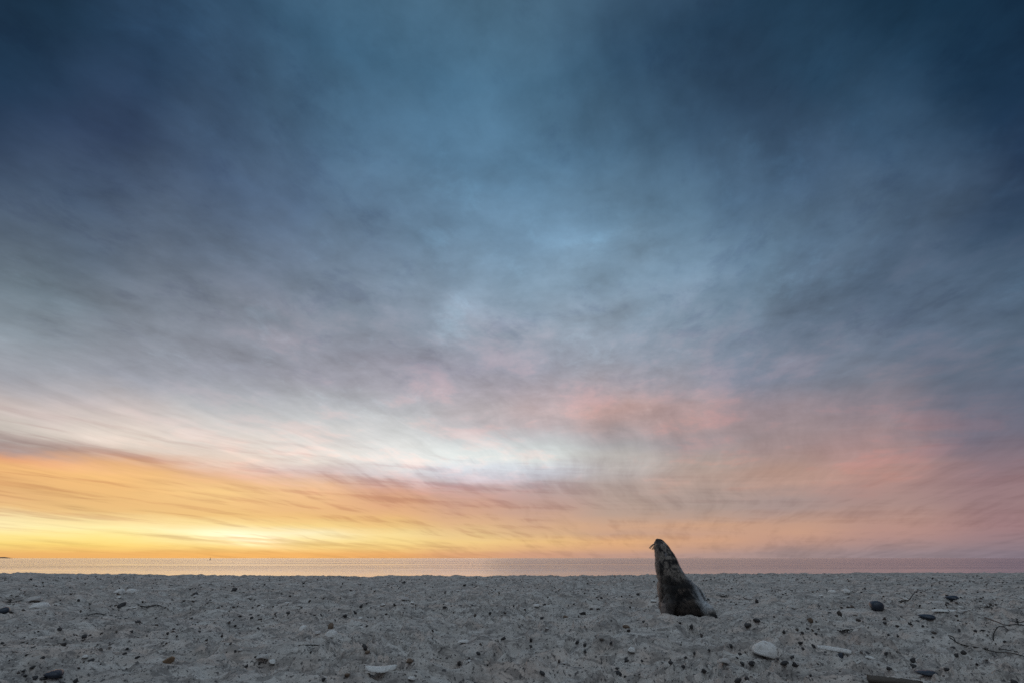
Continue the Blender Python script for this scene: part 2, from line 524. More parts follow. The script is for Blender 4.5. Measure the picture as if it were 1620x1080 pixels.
def shell_mat(name, c1, c2, rings=True):
    m, g, b = new_mat(name)
    tc = g.n('ShaderNodeTexCoord')
    wv = g.n('ShaderNodeTexWave', wave_type='RINGS', rings_direction='SPHERICAL')
    g.put(wv.inputs['Vector'], tc.outputs['Object'])
    wv.inputs['Scale'].default_value = 90.0
    wv.inputs['Distortion'].default_value = 3.0
    wv.inputs['Detail'].default_value = 3.0
    nz = g.noise(tc.outputs['Object'], 45.0, 6, 0.6)
    f = g.m('ADD', g.m('MULTIPLY', wv.outputs['Fac'], 0.4), g.m('MULTIPLY', g.step(nz, 0.35, 0.7), 0.6), 0, True)
    c = g.mix(f, c1, c2)
    sandy = g.step(g.noise(tc.outputs['Object'], 9.0, 7, 0.7), 0.52, 0.66, 0.0, 0.5)
    g.put(b.inputs['Base Color'], g.mix(sandy, c, (0.40, 0.37, 0.33)))
    b.inputs['Roughness'].default_value = 0.55
    bmp = g.n('ShaderNodeBump')
    bmp.inputs['Strength'].default_value = 0.4
    bmp.inputs['Distance'].default_value = 0.0015
    g.put(bmp.inputs['Height'], wv.outputs['Fac'])
    g.put(b.inputs['Normal'], bmp.outputs[0])
    return m


M = {}
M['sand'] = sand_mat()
M['dark'] = stone_mat('dark flint', (0.018, 0.018, 0.021), (0.062, 0.057, 0.056), 0.62)
M['brown'] = stone_mat('brown stone', (0.11, 0.075, 0.052), (0.19, 0.135, 0.095), 0.7)
M['ochre'] = stone_mat('ochre stone', (0.15, 0.09, 0.05), (0.27, 0.185, 0.115), 0.6, 0.1)
M['mixed'] = stone_mat('mixed small stones', (0.012, 0.012, 0.014), (0.11, 0.085, 0.07), 0.65, 0.8)
M['shell'] = shell_mat('bleached shell', (0.80, 0.78, 0.74), (0.66, 0.65, 0.63))
M['pale'] = shell_mat('greyed shell', (0.60, 0.57, 0.54), (0.45, 0.43, 0.41))
M['mussel'] = stone_mat('mussel shell', (0.012, 0.014, 0.022), (0.035, 0.050, 0.075), 0.32, 0.2)
M['wood'] = stone_mat('weathered driftwood', (0.05, 0.042, 0.035), (0.11, 0.092, 0.075), 0.85, 0.2)
M['weed'] = stone_mat('dried seaweed', (0.014, 0.013, 0.012), (0.045, 0.038, 0.031), 0.6, 0.3)


def sea_mat():
    m, g, b = new_mat('sea water')
    tc = g.n('ShaderNodeTexCoord')
    mp = g.n('ShaderNodeMapping')
    g.put(mp.inputs['Vector'], tc.outputs['Object'])
    mp.inputs['Scale'].default_value = (0.45, 1.0, 1.0)
    mp.inputs['Rotation'].default_value = (0, 0, 0.12)
    w1 = g.noise(mp.outputs[0], 0.9, 6, 0.62, 0.3)
    so = g.n('ShaderNodeSeparateXYZ')
    g.put(so.inputs[0], tc.outputs['Object'])
    calm = g.step(so.outputs[1], 42.0, 95.0, 0.15, 1.0)
    mp2 = g.n('ShaderNodeMapping')
    g.put(mp2.inputs['Vector'], tc.outputs['Object'])
    mp2.inputs['Scale'].default_value = (0.10, 1.0, 1.0)
    slick = g.noise(mp2.outputs[0], 0.05, 8, 0.7, 0.2)
    calm = g.m('MULTIPLY', calm, g.step(slick, 0.40, 0.60, 0.10, 1.7))
    w2 = g.noise(mp.outputs[0], 0.11, 4, 0.55, 0.2)
    hgt = g.m('ADD', g.m('MULTIPLY', w1, 0.40), g.m('MULTIPLY', w2, 1.4))
    bmp = g.n('ShaderNodeBump')
    bmp.inputs['Strength'].default_value = 0.6
    bmp.inputs['Distance'].default_value = 0.55
    g.put(bmp.inputs['Height'], g.m('MULTIPLY', hgt, calm))
    g.put(b.inputs['Normal'], bmp.outputs[0])
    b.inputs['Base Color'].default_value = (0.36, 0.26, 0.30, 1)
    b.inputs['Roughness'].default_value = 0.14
    b.inputs['IOR'].default_value = 1.33
    b.inputs['Specular IOR Level'].default_value = 0.9
    return m


M['sea'] = sea_mat()

# ------------------------------------------------------------------ the seal's place
_d = pix_dir(1042, 978)
SEAL_P = (_d.x * CAM_H / -_d.z, _d.y * CAM_H / -_d.z)

# ------------------------------------------------------------------ beach
rad = np.concatenate([np.linspace(0.06, 0.96, 22), np.geomspace(1.0, 30.0, 560), np.geomspace(33.0, 6000.0, 46)])
ang = np.concatenate([np.linspace(R(-62), R(62), 1010), np.linspace(R(64), R(296), 70)])
AA, RR = np.meshgrid(ang, rad)
X, Y = RR * np.sin(AA), RR * np.cos(AA)
Z = ground(X, Y)
V = np.stack([X.ravel(), Y.ravel(), Z.ravel()], 1)
nr, na = X.shape
i0 = np.arange(nr - 1)[:, None] * na
j0 = np.arange(na)[None, :]
j1 = (j0 + 1) % na
F = np.stack([i0 + j0, i0 + na + j0, i0 + na + j1, i0 + j1], -1).reshape(-1, 4)
F = F[:, ::-1]
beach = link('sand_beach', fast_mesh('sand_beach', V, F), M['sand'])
tag(beach, kind='structure', label='grey rippled sand beach strewn with pebbles and broken shells')

# ------------------------------------------------------------------ sea, with low waves near the shore
sr = np.geomspace(14.0, 60000.0, 420)
sa = np.linspace(R(-89.0), R(89.0), 420)
AA, RR = np.meshgrid(sa, sr)
X, Y = RR * np.sin(AA), RR * np.cos(AA)
sp = RR * 0.02
Zs = np.full_like(X, SEA_Z)
for wl, am, sd_ in ((9.0, 0.10, 81), (4.0, 0.05, 82), (1.8, 0.025, 83)):
    Zs += am * vnoise(X / (wl * 2.6) + 3, Y / wl + 5, sd_) * np.clip((wl / sp - 2) / 3, 0, 1)
V = np.stack([X.ravel(), Y.ravel(), Zs.ravel()], 1)
nr, na = X.shape
i0 = np.arange(nr - 1)[:, None] * na
j0 = np.arange(na - 1)[None, :]
F = np.stack([i0 + j0, i0 + j0 + 1, i0 + na + j0 + 1, i0 + na + j0], -1).reshape(-1, 4)
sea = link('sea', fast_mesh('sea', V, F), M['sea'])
tag(sea, kind='structure', label='calm sea in a thin strip under the sunset, reflecting pink light')


# ------------------------------------------------------------------ far low coast and a buoy
def coast():
    a0, _ = az_el(-60, 882)
    a1, _ = az_el(19, 882)
    D = 5200.0
    n = 60
    V, F = [], []
    for i in range(n):
        a = a0 + (a1 - a0) * i / (n - 1)
        hgt = (6.0 + 4.0 * float(vnoise(np.array([i * 0.23]), np.array([0.4]), 5)[0])) * min(1.0, (n - 1 - i) / 9.0) + 0.5
        for dd, z in ((0, SEA_Z - 1), (60, hgt), (500, hgt * 1.1), (620, SEA_Z - 1)):
            V.append(((D + dd) * math.sin(a), (D + dd) * math.cos(a), z))
    for i in range(n - 1):
        for k in range(3):
            F.append((i * 4 + k, (i + 1) * 4 + k, (i + 1) * 4 + k + 1, i * 4 + k + 1))
    m, g, b = new_mat('far dune grass')
    tc = g.n('ShaderNodeTexCoord')
    nz = g.noise(tc.outputs['Object'], 0.01, 4, 0.6)
    g.put(b.inputs['Base Color'], g.mix(nz, (0.10, 0.09, 0.07), (0.16, 0.13, 0.10)))
    b.inputs['Roughness'].default_value = 0.95
    o = link('far_coast', fast_mesh('far_coast', V, F), m)
    tag(o, kind='structure', label='low dark strip of far coast on the left horizon')


coast()


def lathe(prof, n=16):
    V, F = [], []
    for r, z in prof:
        for k in range(n):
            a = 2 * math.pi * k / n
            V.append((r * math.cos(a), r * math.sin(a), z))
    for i in range(len(prof) - 1):
        for k in range(n):
            k2 = (k + 1) % n
            F.append((i * n + k, i * n + k2, (i + 1) * n + k2, (i + 1) * n + k))
    return V, F


def buoy():
    a, _ = az_el(333, 882)
    D = 420.0
    root = bpy.data.objects.new('navigation_buoy', None)
    C.objects.link(root)
    root.location = (D * math.sin(a), D * math.cos(a), SEA_Z)
    root.rotation_euler = (0.03, -0.05, 0.4)
    root.scale = (0.7, 0.7, 0.7)
    tag(root, 'tiny dark navigation buoy standing on the sea near the horizon', 'buoy')
    m, g, b = new_mat('buoy paint')
    tc = g.n('ShaderNodeTexCoord')
    g.put(b.inputs['Base Color'], g.mix(g.noise(tc.outputs['Object'], 4, 4, 0.6), (0.14, 0.08, 0.05), (0.24, 0.13, 0.08)))
    b.inputs['Roughness'].default_value = 0.6
    V, F = lathe([(0.02, -0.4), (0.62, -0.4), (0.70, 0.0), (0.66, 0.35), (0.3, 0.55), (0.01, 0.56)])
    link('float', fast_mesh('float', V, F), m, root)
    V, F = lathe([(0.30, 0.52), (0.26, 1.2), (0.16, 1.9), (0.12, 1.92), (0.01, 1.92)])
    link('tower', fast_mesh('tower', V, F), m, root)
    V, F = lathe([(0.01, 1.90), (0.20, 1.95), (0.20, 2.25), (0.01, 2.3)])
    link('top_mark', fast_mesh('top_mark', V, F), m, root)


buoy()


# ------------------------------------------------------------------ seal
def catmull(P, n):
    P = np.asarray(P, float)
    out = []
    for i in range(len(P) - 1):
        p0, p1, p2, p3 = P[max(i - 1, 0)], P[i], P[i + 1], P[min(i + 2, len(P) - 1)]
        for k in range(n):
            t = k / n
            out.append(0.5 * ((2 * p1) + (-p0 + p2) * t + (2 * p0 - 5 * p1 + 4 * p2 - p3) * t * t + (-p0 + 3 * p1 - 3 * p2 + p3) * t ** 3))
    out.append(P[-1])
    return np.array(out)


def loft(stations, ref, nseg=28, sub=6, off=0):
    S = catmull(stations, sub)
    c = S[:, :3]
    T = np.gradient(c, axis=0)
    T /= np.linalg.norm(T, axis=1)[:, None]
    V, F = [], []
    ref = np.asarray(ref, float)
    for i in range(len(S)):
        D = ref - T[i] * ref.dot(T[i])
        D /= np.linalg.norm(D)
        L = np.cross(T[i], D)
        for k in range(nseg):
            a = 2 * math.pi * k / nseg
            V.append(c[i] + L * math.cos(a) * max(S[i, 3], 0.002) + D * math.sin(a) * max(S[i, 4], 0.002))
    n = len(S)
    for i in range(n - 1):
        for k in range(nseg):
            k2 = (k + 1) % nseg
            F.append((off + i * nseg + k, off + i * nseg + k2, off + (i + 1) * nseg + k2, off + (i + 1) * nseg + k))
    b0 = off + len(V)
    V.append(c[0])
    V.append(c[-1])
    for k in range(nseg):
        k2 = (k + 1) % nseg
        F.append((b0, off + k2, off + k))
        F.append((b0 + 1, off + (n - 1) * nseg + k, off + (n - 1) * nseg + k2))
    return [tuple(v) for v in V], F


def ellipsoid(cn, rd, rot=(0, 0, 0), off=0, n=20, mrow=12):
    E = Euler(rot).to_matrix()
    V, F = [], []
    for i in range(1, mrow):
        ph = math.pi * i / mrow
        for k in range(n):
            a = 2 * math.pi * k / n
            v = E @ Vector((rd[0] * math.sin(ph) * math.cos(a), rd[1] * math.sin(ph) * math.sin(a), rd[2] * math.cos(ph)))
            V.append((cn[0] + v.x, cn[1] + v.y, cn[2] + v.z))
    for i in range(mrow - 2):
        for k in range(n):
            k2 = (k + 1) % n
            F.append((off + i * n + k, off + (i + 1) * n + k, off + (i + 1) * n + k2, off + i * n + k2))
    b0 = off + len(V)
    t = E @ Vector((0, 0, rd[2]))
    V.append((cn[0] + t.x, cn[1] + t.y, cn[2] + t.z))
    V.append((cn[0] - t.x, cn[1] - t.y, cn[2] - t.z))
    for k in range(n):
        k2 = (k + 1) % n
        F.append((b0, off + k, off + k2))
        F.append((b0 + 1, off + (mrow - 2) * n + k2, off + (mrow - 2) * n + k))
    return V, F


def vn3(p, s, seed):
    """cheap three-dimensional noise for the coat"""
    return (vnoise(p[:, 0] * s + 3, p[:, 1] * s + p[:, 2] * s * 0.63 + 9, seed)
            + vnoise(p[:, 2] * s + 1, p[:, 0] * s * 0.7 - p[:, 1] * s * 0.7 + 4, seed + 1)) * 0.9


def build_seal():
    p = Vector((SEAL_P[0], SEAL_P[1], 0.0))
    s = mpp(p) * 119.5 / 0.462          # model is 0.462 m tall, photograph shows 125 px
    root = bpy.data.objects.new('seal', None)
    C.objects.link(root)
    azs = math.atan2(p.x, p.y)
    root.location = (p.x + 0.05 * math.sin(azs), p.y + 0.05 * math.cos(azs), -0.008)
    root.rotation_euler = (0, R(1.6), -azs)
    root.scale = (s, s, s)
    tag(root, 'young mottled seal on the sand with its head stretched straight up', 'seal')

    spine = [
        (0.285, 0.620, 0.030, 0.030, 0.016), (0.268, 0.54, 0.045, 0.050, 0.040), (0.242, 0.43, 0.070, 0.078, 0.070),
        (0.216, 0.310, 0.090, 0.100, 0.090), (0.186, 0.19, 0.105, 0.111, 0.105), (0.155, 0.095, 0.125, 0.112, 0.110),
        (0.125, 0.040, 0.175, 0.102, 0.098), (0.104, 0.012, 0.225, 0.088, 0.083), (0.089, 0.002, 0.270, 0.079, 0.074),
        (0.078, -0.004, 0.310, 0.071, 0.068), (0.069, -0.008, 0.345, 0.067, 0.064), (0.059, -0.011, 0.377, 0.058, 0.054),
        (0.050, -0.014, 0.405, 0.050, 0.046), (0.041, -0.017, 0.430, 0.041, 0.038), (0.036, -0.018, 0.447, 0.033, 0.029),
        (0.033, -0.019, 0.458, 0.023, 0.020), (0.031, -0.019, 0.464, 0.010, 0.009)]
    bdir = np.array([0.42, 0.90, 0.0])
    ref = bdir * 0.9 + np.array([0, 0, 1.0])
    V, F = loft(spine, ref)
    parts = [
        ellipsoid((0.146, 0.058, 0.085), (0.138, 0.125, 0.115), (0, 0, 0), 0, 28, 16),       # breast
        ellipsoid((0.112, 0.028, 0.165), (0.112, 0.100, 0.115), (0, 0, 0), 0, 28, 16),
        ellipsoid((0.035, -0.034, 0.430), (0.021, 0.018, 0.026), (0.2, -0.35, 0)),            # whisker pads
        ellipsoid((0.026, 0.000, 0.430), (0.019, 0.018, 0.026), (-0.2, -0.35, 0)),
        ellipsoid((0.026, -0.020, 0.408), (0.020, 0.024, 0.030), (0, -0.2, 0)),               # lower jaw
        ellipsoid((0.064, -0.040, 0.405), (0.020, 0.016, 0.016), (0, 0.4, 0)),                # brow
        ellipsoid((0.056, 0.018, 0.407), (0.020, 0.016, 0.016), (0, 0.4, 0)),
        ellipsoid((0.076, 0.002, 0.245), (0.070, 0.072, 0.065)),
        ellipsoid((0.252, 0.070, 0.045), (0.062, 0.085, 0.060)),
        ellipsoid((0.060, -0.010, 0.300), (0.060, 0.064, 0.080)),                             # throat
    ]
    fl = [
        ([(0.095, -0.040, 0.135, 0.030, 0.040), (0.065, -0.082, 0.095, 0.020, 0.040), (0.050, -0.098, 0.055, 0.014, 0.036),
          (0.050, -0.105, 0.020, 0.010, 0.030), (0.047, -0.112, 0.002, 0.006, 0.020)], (0.9, 0.25, 0.1)),
        ([(0.255, 0.010, 0.075, 0.030, 0.045), (0.290, -0.028, 0.055, 0.020, 0.045), (0.306, -0.045, 0.036, 0.014, 0.038),
          (0.320, -0.052, 0.022, 0.010, 0.030), (0.330, -0.055, 0.012, 0.006, 0.020)], (0.2, 0.4, 0.8)),
        ([(0.300, 0.60, 0.03, 0.03, 0.012), (0.330, 0.66, 0.03, 0.035, 0.010), (0.35, 0.72, 0.02, 0.04, 0.008)], (0, 0, 1)),
        ([(0.295, 0.60, 0.03, 0.03, 0.012), (0.285, 0.67, 0.03, 0.035, 0.010), (0.29, 0.74, 0.02, 0.04, 0.008)], (0, 0, 1)),
    ]
    for st, rf in fl:
        v, f = loft(st, rf, 16, 5)
        parts.append((v, f))
    for v, f in parts:
        o = len(V)
        V = V + list(v)
        F = F + [tuple(i + o for i in ff) for ff in f]
    me = bpy.data.meshes.new('body')
    me.from_pydata(V, [], F)
    me.update()
    tmp = bpy.data.objects.new('body', me)
    C.objects.link(tmp)
    md = tmp.modifiers.new('r', 'REMESH')
    md.mode = 'VOXEL'
    md.voxel_size = 0.0042
    sm = tmp.modifiers.new('s', 'SMOOTH')
    sm.factor = 0.5
    sm.iterations = 5
    dg = bpy.context.evaluated_depsgraph_get()
    body_me = bpy.data.meshes.new_from_object(tmp.evaluated_get(dg))
    bpy.data.objects.remove(tmp)
    bpy.data.meshes.remove(me)
    n = len(body_me.vertices)
    co = np.empty(n * 3, np.float32)
    body_me.vertices.foreach_get('co', co)
    co = co.reshape(-1, 3).astype(float)
    no = np.empty(n * 3, np.float32)
    body_me.vertices.foreach_get('normal', no)
    no = no.reshape(-1, 3).astype(float)
    # folds of the skin on breast and neck, small unevenness
    fold = vn3(np.stack([co[:, 0], co[:, 1], co[:, 2] * 2.2], 1), 16.0, 201) * 0.006 * sstep(0.35, 0.15, co[:, 2])
    fold += vn3(co, 45.0, 203) * 0.0022
    co = co + no * fold[:, None]
    # ---- coat pattern and a painted light rim
    z, t, r = co[:, 2], co[:, 0], co[:, 1]
    S = catmull(spine, 6)
    d2 = ((co[:, None, :] - S[None, :, :3]) ** 2).sum(2)
    ci = d2.argmin(1)
    T = np.gradient(S[:, :3], axis=0)
    T /= np.linalg.norm(T, axis=1)[:, None]
    D = ref[None, :] - T * (T @ ref)[:, None]
    D /= np.linalg.norm(D, axis=1)[:, None]
    rel = co - S[ci, :3]
    rel /= np.linalg.norm(rel, axis=1)[:, None] + 1e-9
    dors = (rel * D[ci]).sum(1)                 # +1 back, -1 belly
    sI = ci / (len(S) - 1.0)                    # 0 tail .. 1 nose
    blot = vn3(co, 13.0, 211) + 0.5 * vn3(co, 30.0, 213)
    spot = 0.7 * vn3(co, 62.0, 215) + 0.6 * vn3(co, 120.0, 217)

    def mixc(a, b, f):
        return a * (1 - f[:, None]) + b * f[:, None]
    dark = np.array([0.011, 0.0100, 0.0105])
    brown = np.array([0.095, 0.074, 0.061])
    tan = np.array([0.235, 0.205, 0.178])
    grey = np.array([0.42, 0.44, 0.455])
    colr = np.tile(dark, (n, 1))
    colr = mixc(colr, np.tile(brown, (n, 1)), sstep(0.05, 0.40, 0.8 * blot + 0.9 * spot) * (0.55 + 0.45 * sstep(0.06, 0.16, z)))
    neck = sstep(0.192, 0.250, z + blot * 0.05 + spot * 0.05)
    mott = mixc(np.tile(tan, (n, 1)), np.tile(dark * 2.0, (n, 1)), sstep(-0.12, 0.26, spot + 0.35 * blot))
    colr = mixc(colr, mott, np.maximum(neck, 0.55 * sstep(0.10, 0.02, t) * sstep(0.03, 0.09, z)))
    crown = sstep(-0.25, 0.20, dors + spot * 0.35) * sstep(0.275, 0.315, z) * sstep(0.44, 0.41, z)
    colr = mixc(colr, np.tile(dark, (n, 1)), crown * 0.95)
    cheek = sstep(0.62, 0.95, np.exp(-(((t - 0.072) / 0.013) ** 2 + ((z - 0.372) / 0.022) ** 2))) * (r < 0)
    colr = mixc(colr, np.tile(np.array([0.15, 0.15, 0.17]), (n, 1)), cheek * 0.8)
    side_ = sstep(0.0, 0.06, t - (0.150 + (0.25 - z) * 0.50) + blot * 0.04 + spot * 0.012) * sstep(0.02, 0.06, z)
    back = np.maximum(sstep(0.30, 0.65, dors + blot * 0.25), side_) * sstep(0.315, 0.275, z)
    stripe = mixc(np.tile(grey, (n, 1)), np.tile(grey * 0.22, (n, 1)), sstep(0.02, 0.25, 1.1 * vn3(np.stack([(t - 0.47 * (0.25 - z)) * 3.2, r * 0.5, z * 0.6], 1), 22.0, 231)))
    colr = mixc(colr, stripe, back)
    belly_fl = sstep(0.10, 0.05, z) * sstep(0.245, 0.30, t) * (r < 0.10)
    colr = mixc(colr, mixc(np.tile(tan * 0.95, (n, 1)), np.tile(dark, (n, 1)), sstep(0.05, 0.2, spot)), belly_fl * 0.9)
    tip = sstep(0.305, 0.320, t + spot * 0.01) * sstep(0.08, 0.04, z) * (r < 0.10)
    colr = mixc(colr, np.tile(dark, (n, 1)), tip)
    lf = sstep(0.115, 0.09, z + (t - 0.05) * 1.3) * (r < 0.0)
    colr = mixc(colr, mixc(np.tile(np.array([0.065, 0.053, 0.048]), (n, 1)), np.tile(dark * 2, (n, 1)), sstep(0.0, 0.25, spot)), lf * 0.5)
    front = sstep(0.035, 0.012, t - 0.02 * (z < 0.1)) * sstep(0.02, 0.08, z) * sstep(0.42, 0.38, z)  # pinkish rim light down the seal's front, painted into the coat
    colr = mixc(colr, np.tile(np.array([0.32, 0.26, 0.23]), (n, 1)), front * 0.75)
    pad = sstep(0.402, 0.420, z) * sstep(0.452, 0.444, z) * sstep(0.050, 0.038, t)
    colr = mixc(colr, np.tile(np.array([0.17, 0.165, 0.16]), (n, 1)), pad * (0.75 - 0.5 * sstep(0.05, 0.2, spot)))
    muz = sstep(0.452, 0.460, z)
    colr = mixc(colr, np.tile(dark * 0.7, (n, 1)), muz)
    colr = colr * (1 + 0.35 * rng.standard_normal(n) * 0.4)[:, None]
    colr = np.clip(colr, 0.006, 0.6)
    body_me.vertices.foreach_set('co', co.astype(np.float32).ravel())
    at = body_me.color_attributes.new('coat', 'FLOAT_COLOR', 'POINT')
    at.data.foreach_set('color', np.concatenate([colr, np.ones((n, 1))], 1).astype(np.float32).ravel())
    body_me.update()
    body_me.shade_smooth()

    def fur_mat(name, rough, sheen):
        m, g, b = new_mat(name)
        ca = g.n('ShaderNodeVertexColor', layer_name='coat')
        tc = g.n('ShaderNodeTexCoord')
        mp = g.n('ShaderNodeMapping')
        g.put(mp.inputs['Vector'], tc.outputs['Object'])
        mp.inputs['Scale'].default_value = (1, 1, 0.35)
        nz = g.noise(mp.outputs[0], 320.0, 4, 0.65)
        rc = g.n('ShaderNodeCombineColor')
        f = g.step(nz, 0.25, 0.75, 0.6, 1.4)
        for k in range(3):
            g.put(rc.inputs[k], f)
        g.put(b.inputs['Base Color'], g.mix(1.0, ca.outputs[0], rc.outputs[0], 'MULTIPLY'))
        b.inputs['Roughness'].default_value = rough
        b.inputs['Sheen Weight'].default_value = sheen
        b.inputs['Sheen Roughness'].default_value = 0.35
        b.inputs['Specular IOR Level'].default_value = 0.3
        bmp = g.n('ShaderNodeBump')
        bmp.inputs['Strength'].default_value = 0.6
        bmp.inputs['Distance'].default_value = 0.002
        g.put(bmp.inputs['Height'], nz)
        g.put(b.inputs['Normal'], bmp.outputs[0])
        return m
    link('body', body_me, fur_mat('seal coat', 0.6, 0.25), root)

    # ---- short hair lying tailward, so the outline is soft
    NH = 60000
    idx = rng.integers(0, n, NH)
    pts = co[idx] + rng.standard_normal((NH, 3)) * 0.0012
    nn = no[idx]
    flow = -T[ci[idx]]
    flow = flow - nn * (flow * nn).sum(1)[:, None]
    flow /= np.linalg.norm(flow, axis=1)[:, None] + 1e-9
    clumpv = np.stack([vn3(pts, 38.0, 261), vn3(pts, 38.0, 263), vn3(pts, 38.0, 265)], 1)
    dirv = flow + nn * (0.25 + 0.35 * rng.random((NH, 1))) + rng.standard_normal((NH, 3)) * 0.14 + clumpv * 0.9
    dirv /= np.linalg.norm(dirv, axis=1)[:, None]
    head = sstep(0.36, 0.44, pts[:, 2])
    ln = (0.008 + 0.010 * rng.random(NH)) * (1 - 0.6 * head)
    side = np.cross(dirv, nn)
    side /= np.linalg.norm(side, axis=1)[:, None] + 1e-9
    w = 0.00055
    base = pts - nn * 0.001
    HV = np.stack([base - side * w, base + side * w, base + dirv * ln[:, None]], 1).reshape(-1, 3)
    HF = np.arange(NH * 3).reshape(-1, 3)
    hm = fast_mesh('fur', HV, HF, False)
    hc = np.repeat(np.clip(colr[idx] * (0.45 + 1.5 * rng.random((NH, 1)) ** 1.5), 0, 0.7), 3, 0)
    at = hm.color_attributes.new('coat', 'FLOAT_COLOR', 'POINT')
    at.data.foreach_set('color', np.concatenate([hc, np.ones((len(hc), 1))], 1).astype(np.float32).ravel())
    fo = link('fur', hm, fur_mat('seal hair', 0.65, 0.15), root)
    fo['kind'] = 'stuff'

    # ---- eyes, nose, whiskers
    m, g2, b = new_mat('seal eye')
    tc = g2.n('ShaderNodeTexCoord')
    g2.put(b.inputs['Base Color'], g2.mix(g2.noise(tc.outputs['Object'], 200, 2), (0.004, 0.003, 0.003), (0.012, 0.009, 0.008)))
    b.inputs['Roughness'].default_value = 0.08
    for e in ((0.053, -0.0555, 0.397), (0.042, 0.030, 0.399)):
        v, f = ellipsoid((0, 0, 0), (0.0095, 0.0085, 0.0095), (0, 0, 0), 0, 16, 10)
        bm = bmesh.new()
        vs = [bm.verts.new(q) for q in v]
        for q in f:
            bm.faces.new([vs[i] for i in q])
        em = bpy.data.meshes.new('eye')
        bm.to_mesh(em)
        bm.free()
        em.shade_smooth()
        eo = link('eye', em, m, root)
        eo.location = e
    m2, g3, b3 = new_mat('seal nose')
    tc = g3.n('ShaderNodeTexCoord')
    g3.put(b3.inputs['Base Color'], g3.mix(g3.noise(tc.outputs['Object'], 300, 3), (0.012, 0.011, 0.011), (0.028, 0.025, 0.025)))
    b3.inputs['Roughness'].default_value = 0.35
    v, f = ellipsoid((0, 0, 0), (0.013, 0.016, 0.009), (0, -0.35, 0), 0, 16, 10)
    bm = bmesh.new()
    vs = [bm.verts.new(q) for q in v]
    for q in f:
        bm.faces.new([vs[i] for i in q])
    em = bpy.data.meshes.new('nose')
    bm.to_mesh(em)
    bm.free()
    em.shade_smooth()
    no_ = link('nose', em, m2, root)
    no_.location = (0.027, -0.019, 0.4585)
    m3, g4, b4 = new_mat('whisker')
    tc = g4.n('ShaderNodeTexCoord')
    g4.put(b4.inputs['Base Color'], g4.mix(g4.noise(tc.outputs['Object'], 100, 2), (0.45, 0.30, 0.20), (0.55, 0.40, 0.28)))
    b4.inputs['Roughness'].default_value = 0.4
    for k in range(10):
        sidek = -1 if k < 6 else 1
        st = Vector((0.020 + 0.014 * random.random(), -0.040 if sidek < 0 else 0.006, 0.425 + 0.022 * random.random()))
        dv = Vector((-0.85 - 0.2 * random.random(), sidek * (0.15 + 0.55 * random.random()), -0.05 - 0.45 * random.random())).normalized()
        L = 0.030 + 0.018 * random.random()
        if k < 4:
            st = Vector((0.010, -0.030 + 0.01 * k, 0.436 + 0.004 * random.random()))
            dv = Vector((-0.85, 0.15 * random.uniform(-1, 1), -0.1 - 0.25 * random.random())).normalized()
        stn = []
        for q in range(6):
            u = q / 5
            pnt = st + dv * (L * u) + Vector((0, 0, -0.022)) * (u * u)
            rr = 0.0007 * (1 - 0.7 * u)
            stn.append((pnt.x, pnt.y, pnt.z, rr, rr))
        v, f = loft(stn, (0.1, 0.9, 0.3), 5, 2)
        wm = bpy.data.meshes.new('whisker')
        wm.from_pydata([tuple(a) for a in v], [], f)
        wm.shade_smooth()
        link('whisker', wm, m3, root)


build_seal()


# ------------------------------------------------------------------ stones, shells, driftwood
def ico(sub):
    bm = bmesh.new()
    bmesh.ops.create_icosphere(bm, subdivisions=sub, radius=1.0)
    bm.verts.ensure_lookup_table()
    V = np.array([v.co[:] for v in bm.verts])
    F = np.array([[v.index for v in f.verts] for f in bm.faces])
    bm.free()
    return V, F


ICO1, ICO2, ICO3 = ico(1), ico(2), ico(3)


def stone_shape(seed, base=ICO2, rough=0.45):
    V, F = base
    r = np.random.default_rng(seed)
    W = V.copy()
    for k in range(9):
        d = r.standard_normal(3)
        d /= np.linalg.norm(d)
        lim = 0.42 + 0.40 * r.random()
        over = np.maximum(W @ d - lim, 0)
        W = W - np.outer(over * 0.92, d)
    W = W * (1 + rough * (vn3(W, 1.3, seed) * 0.8))[:, None]
    return W, F


STONES = []
for k in range(10):
    W, F = stone_shape(300 + k, ICO2)
    STONES.append(fast_mesh('pebble', W, F, False))


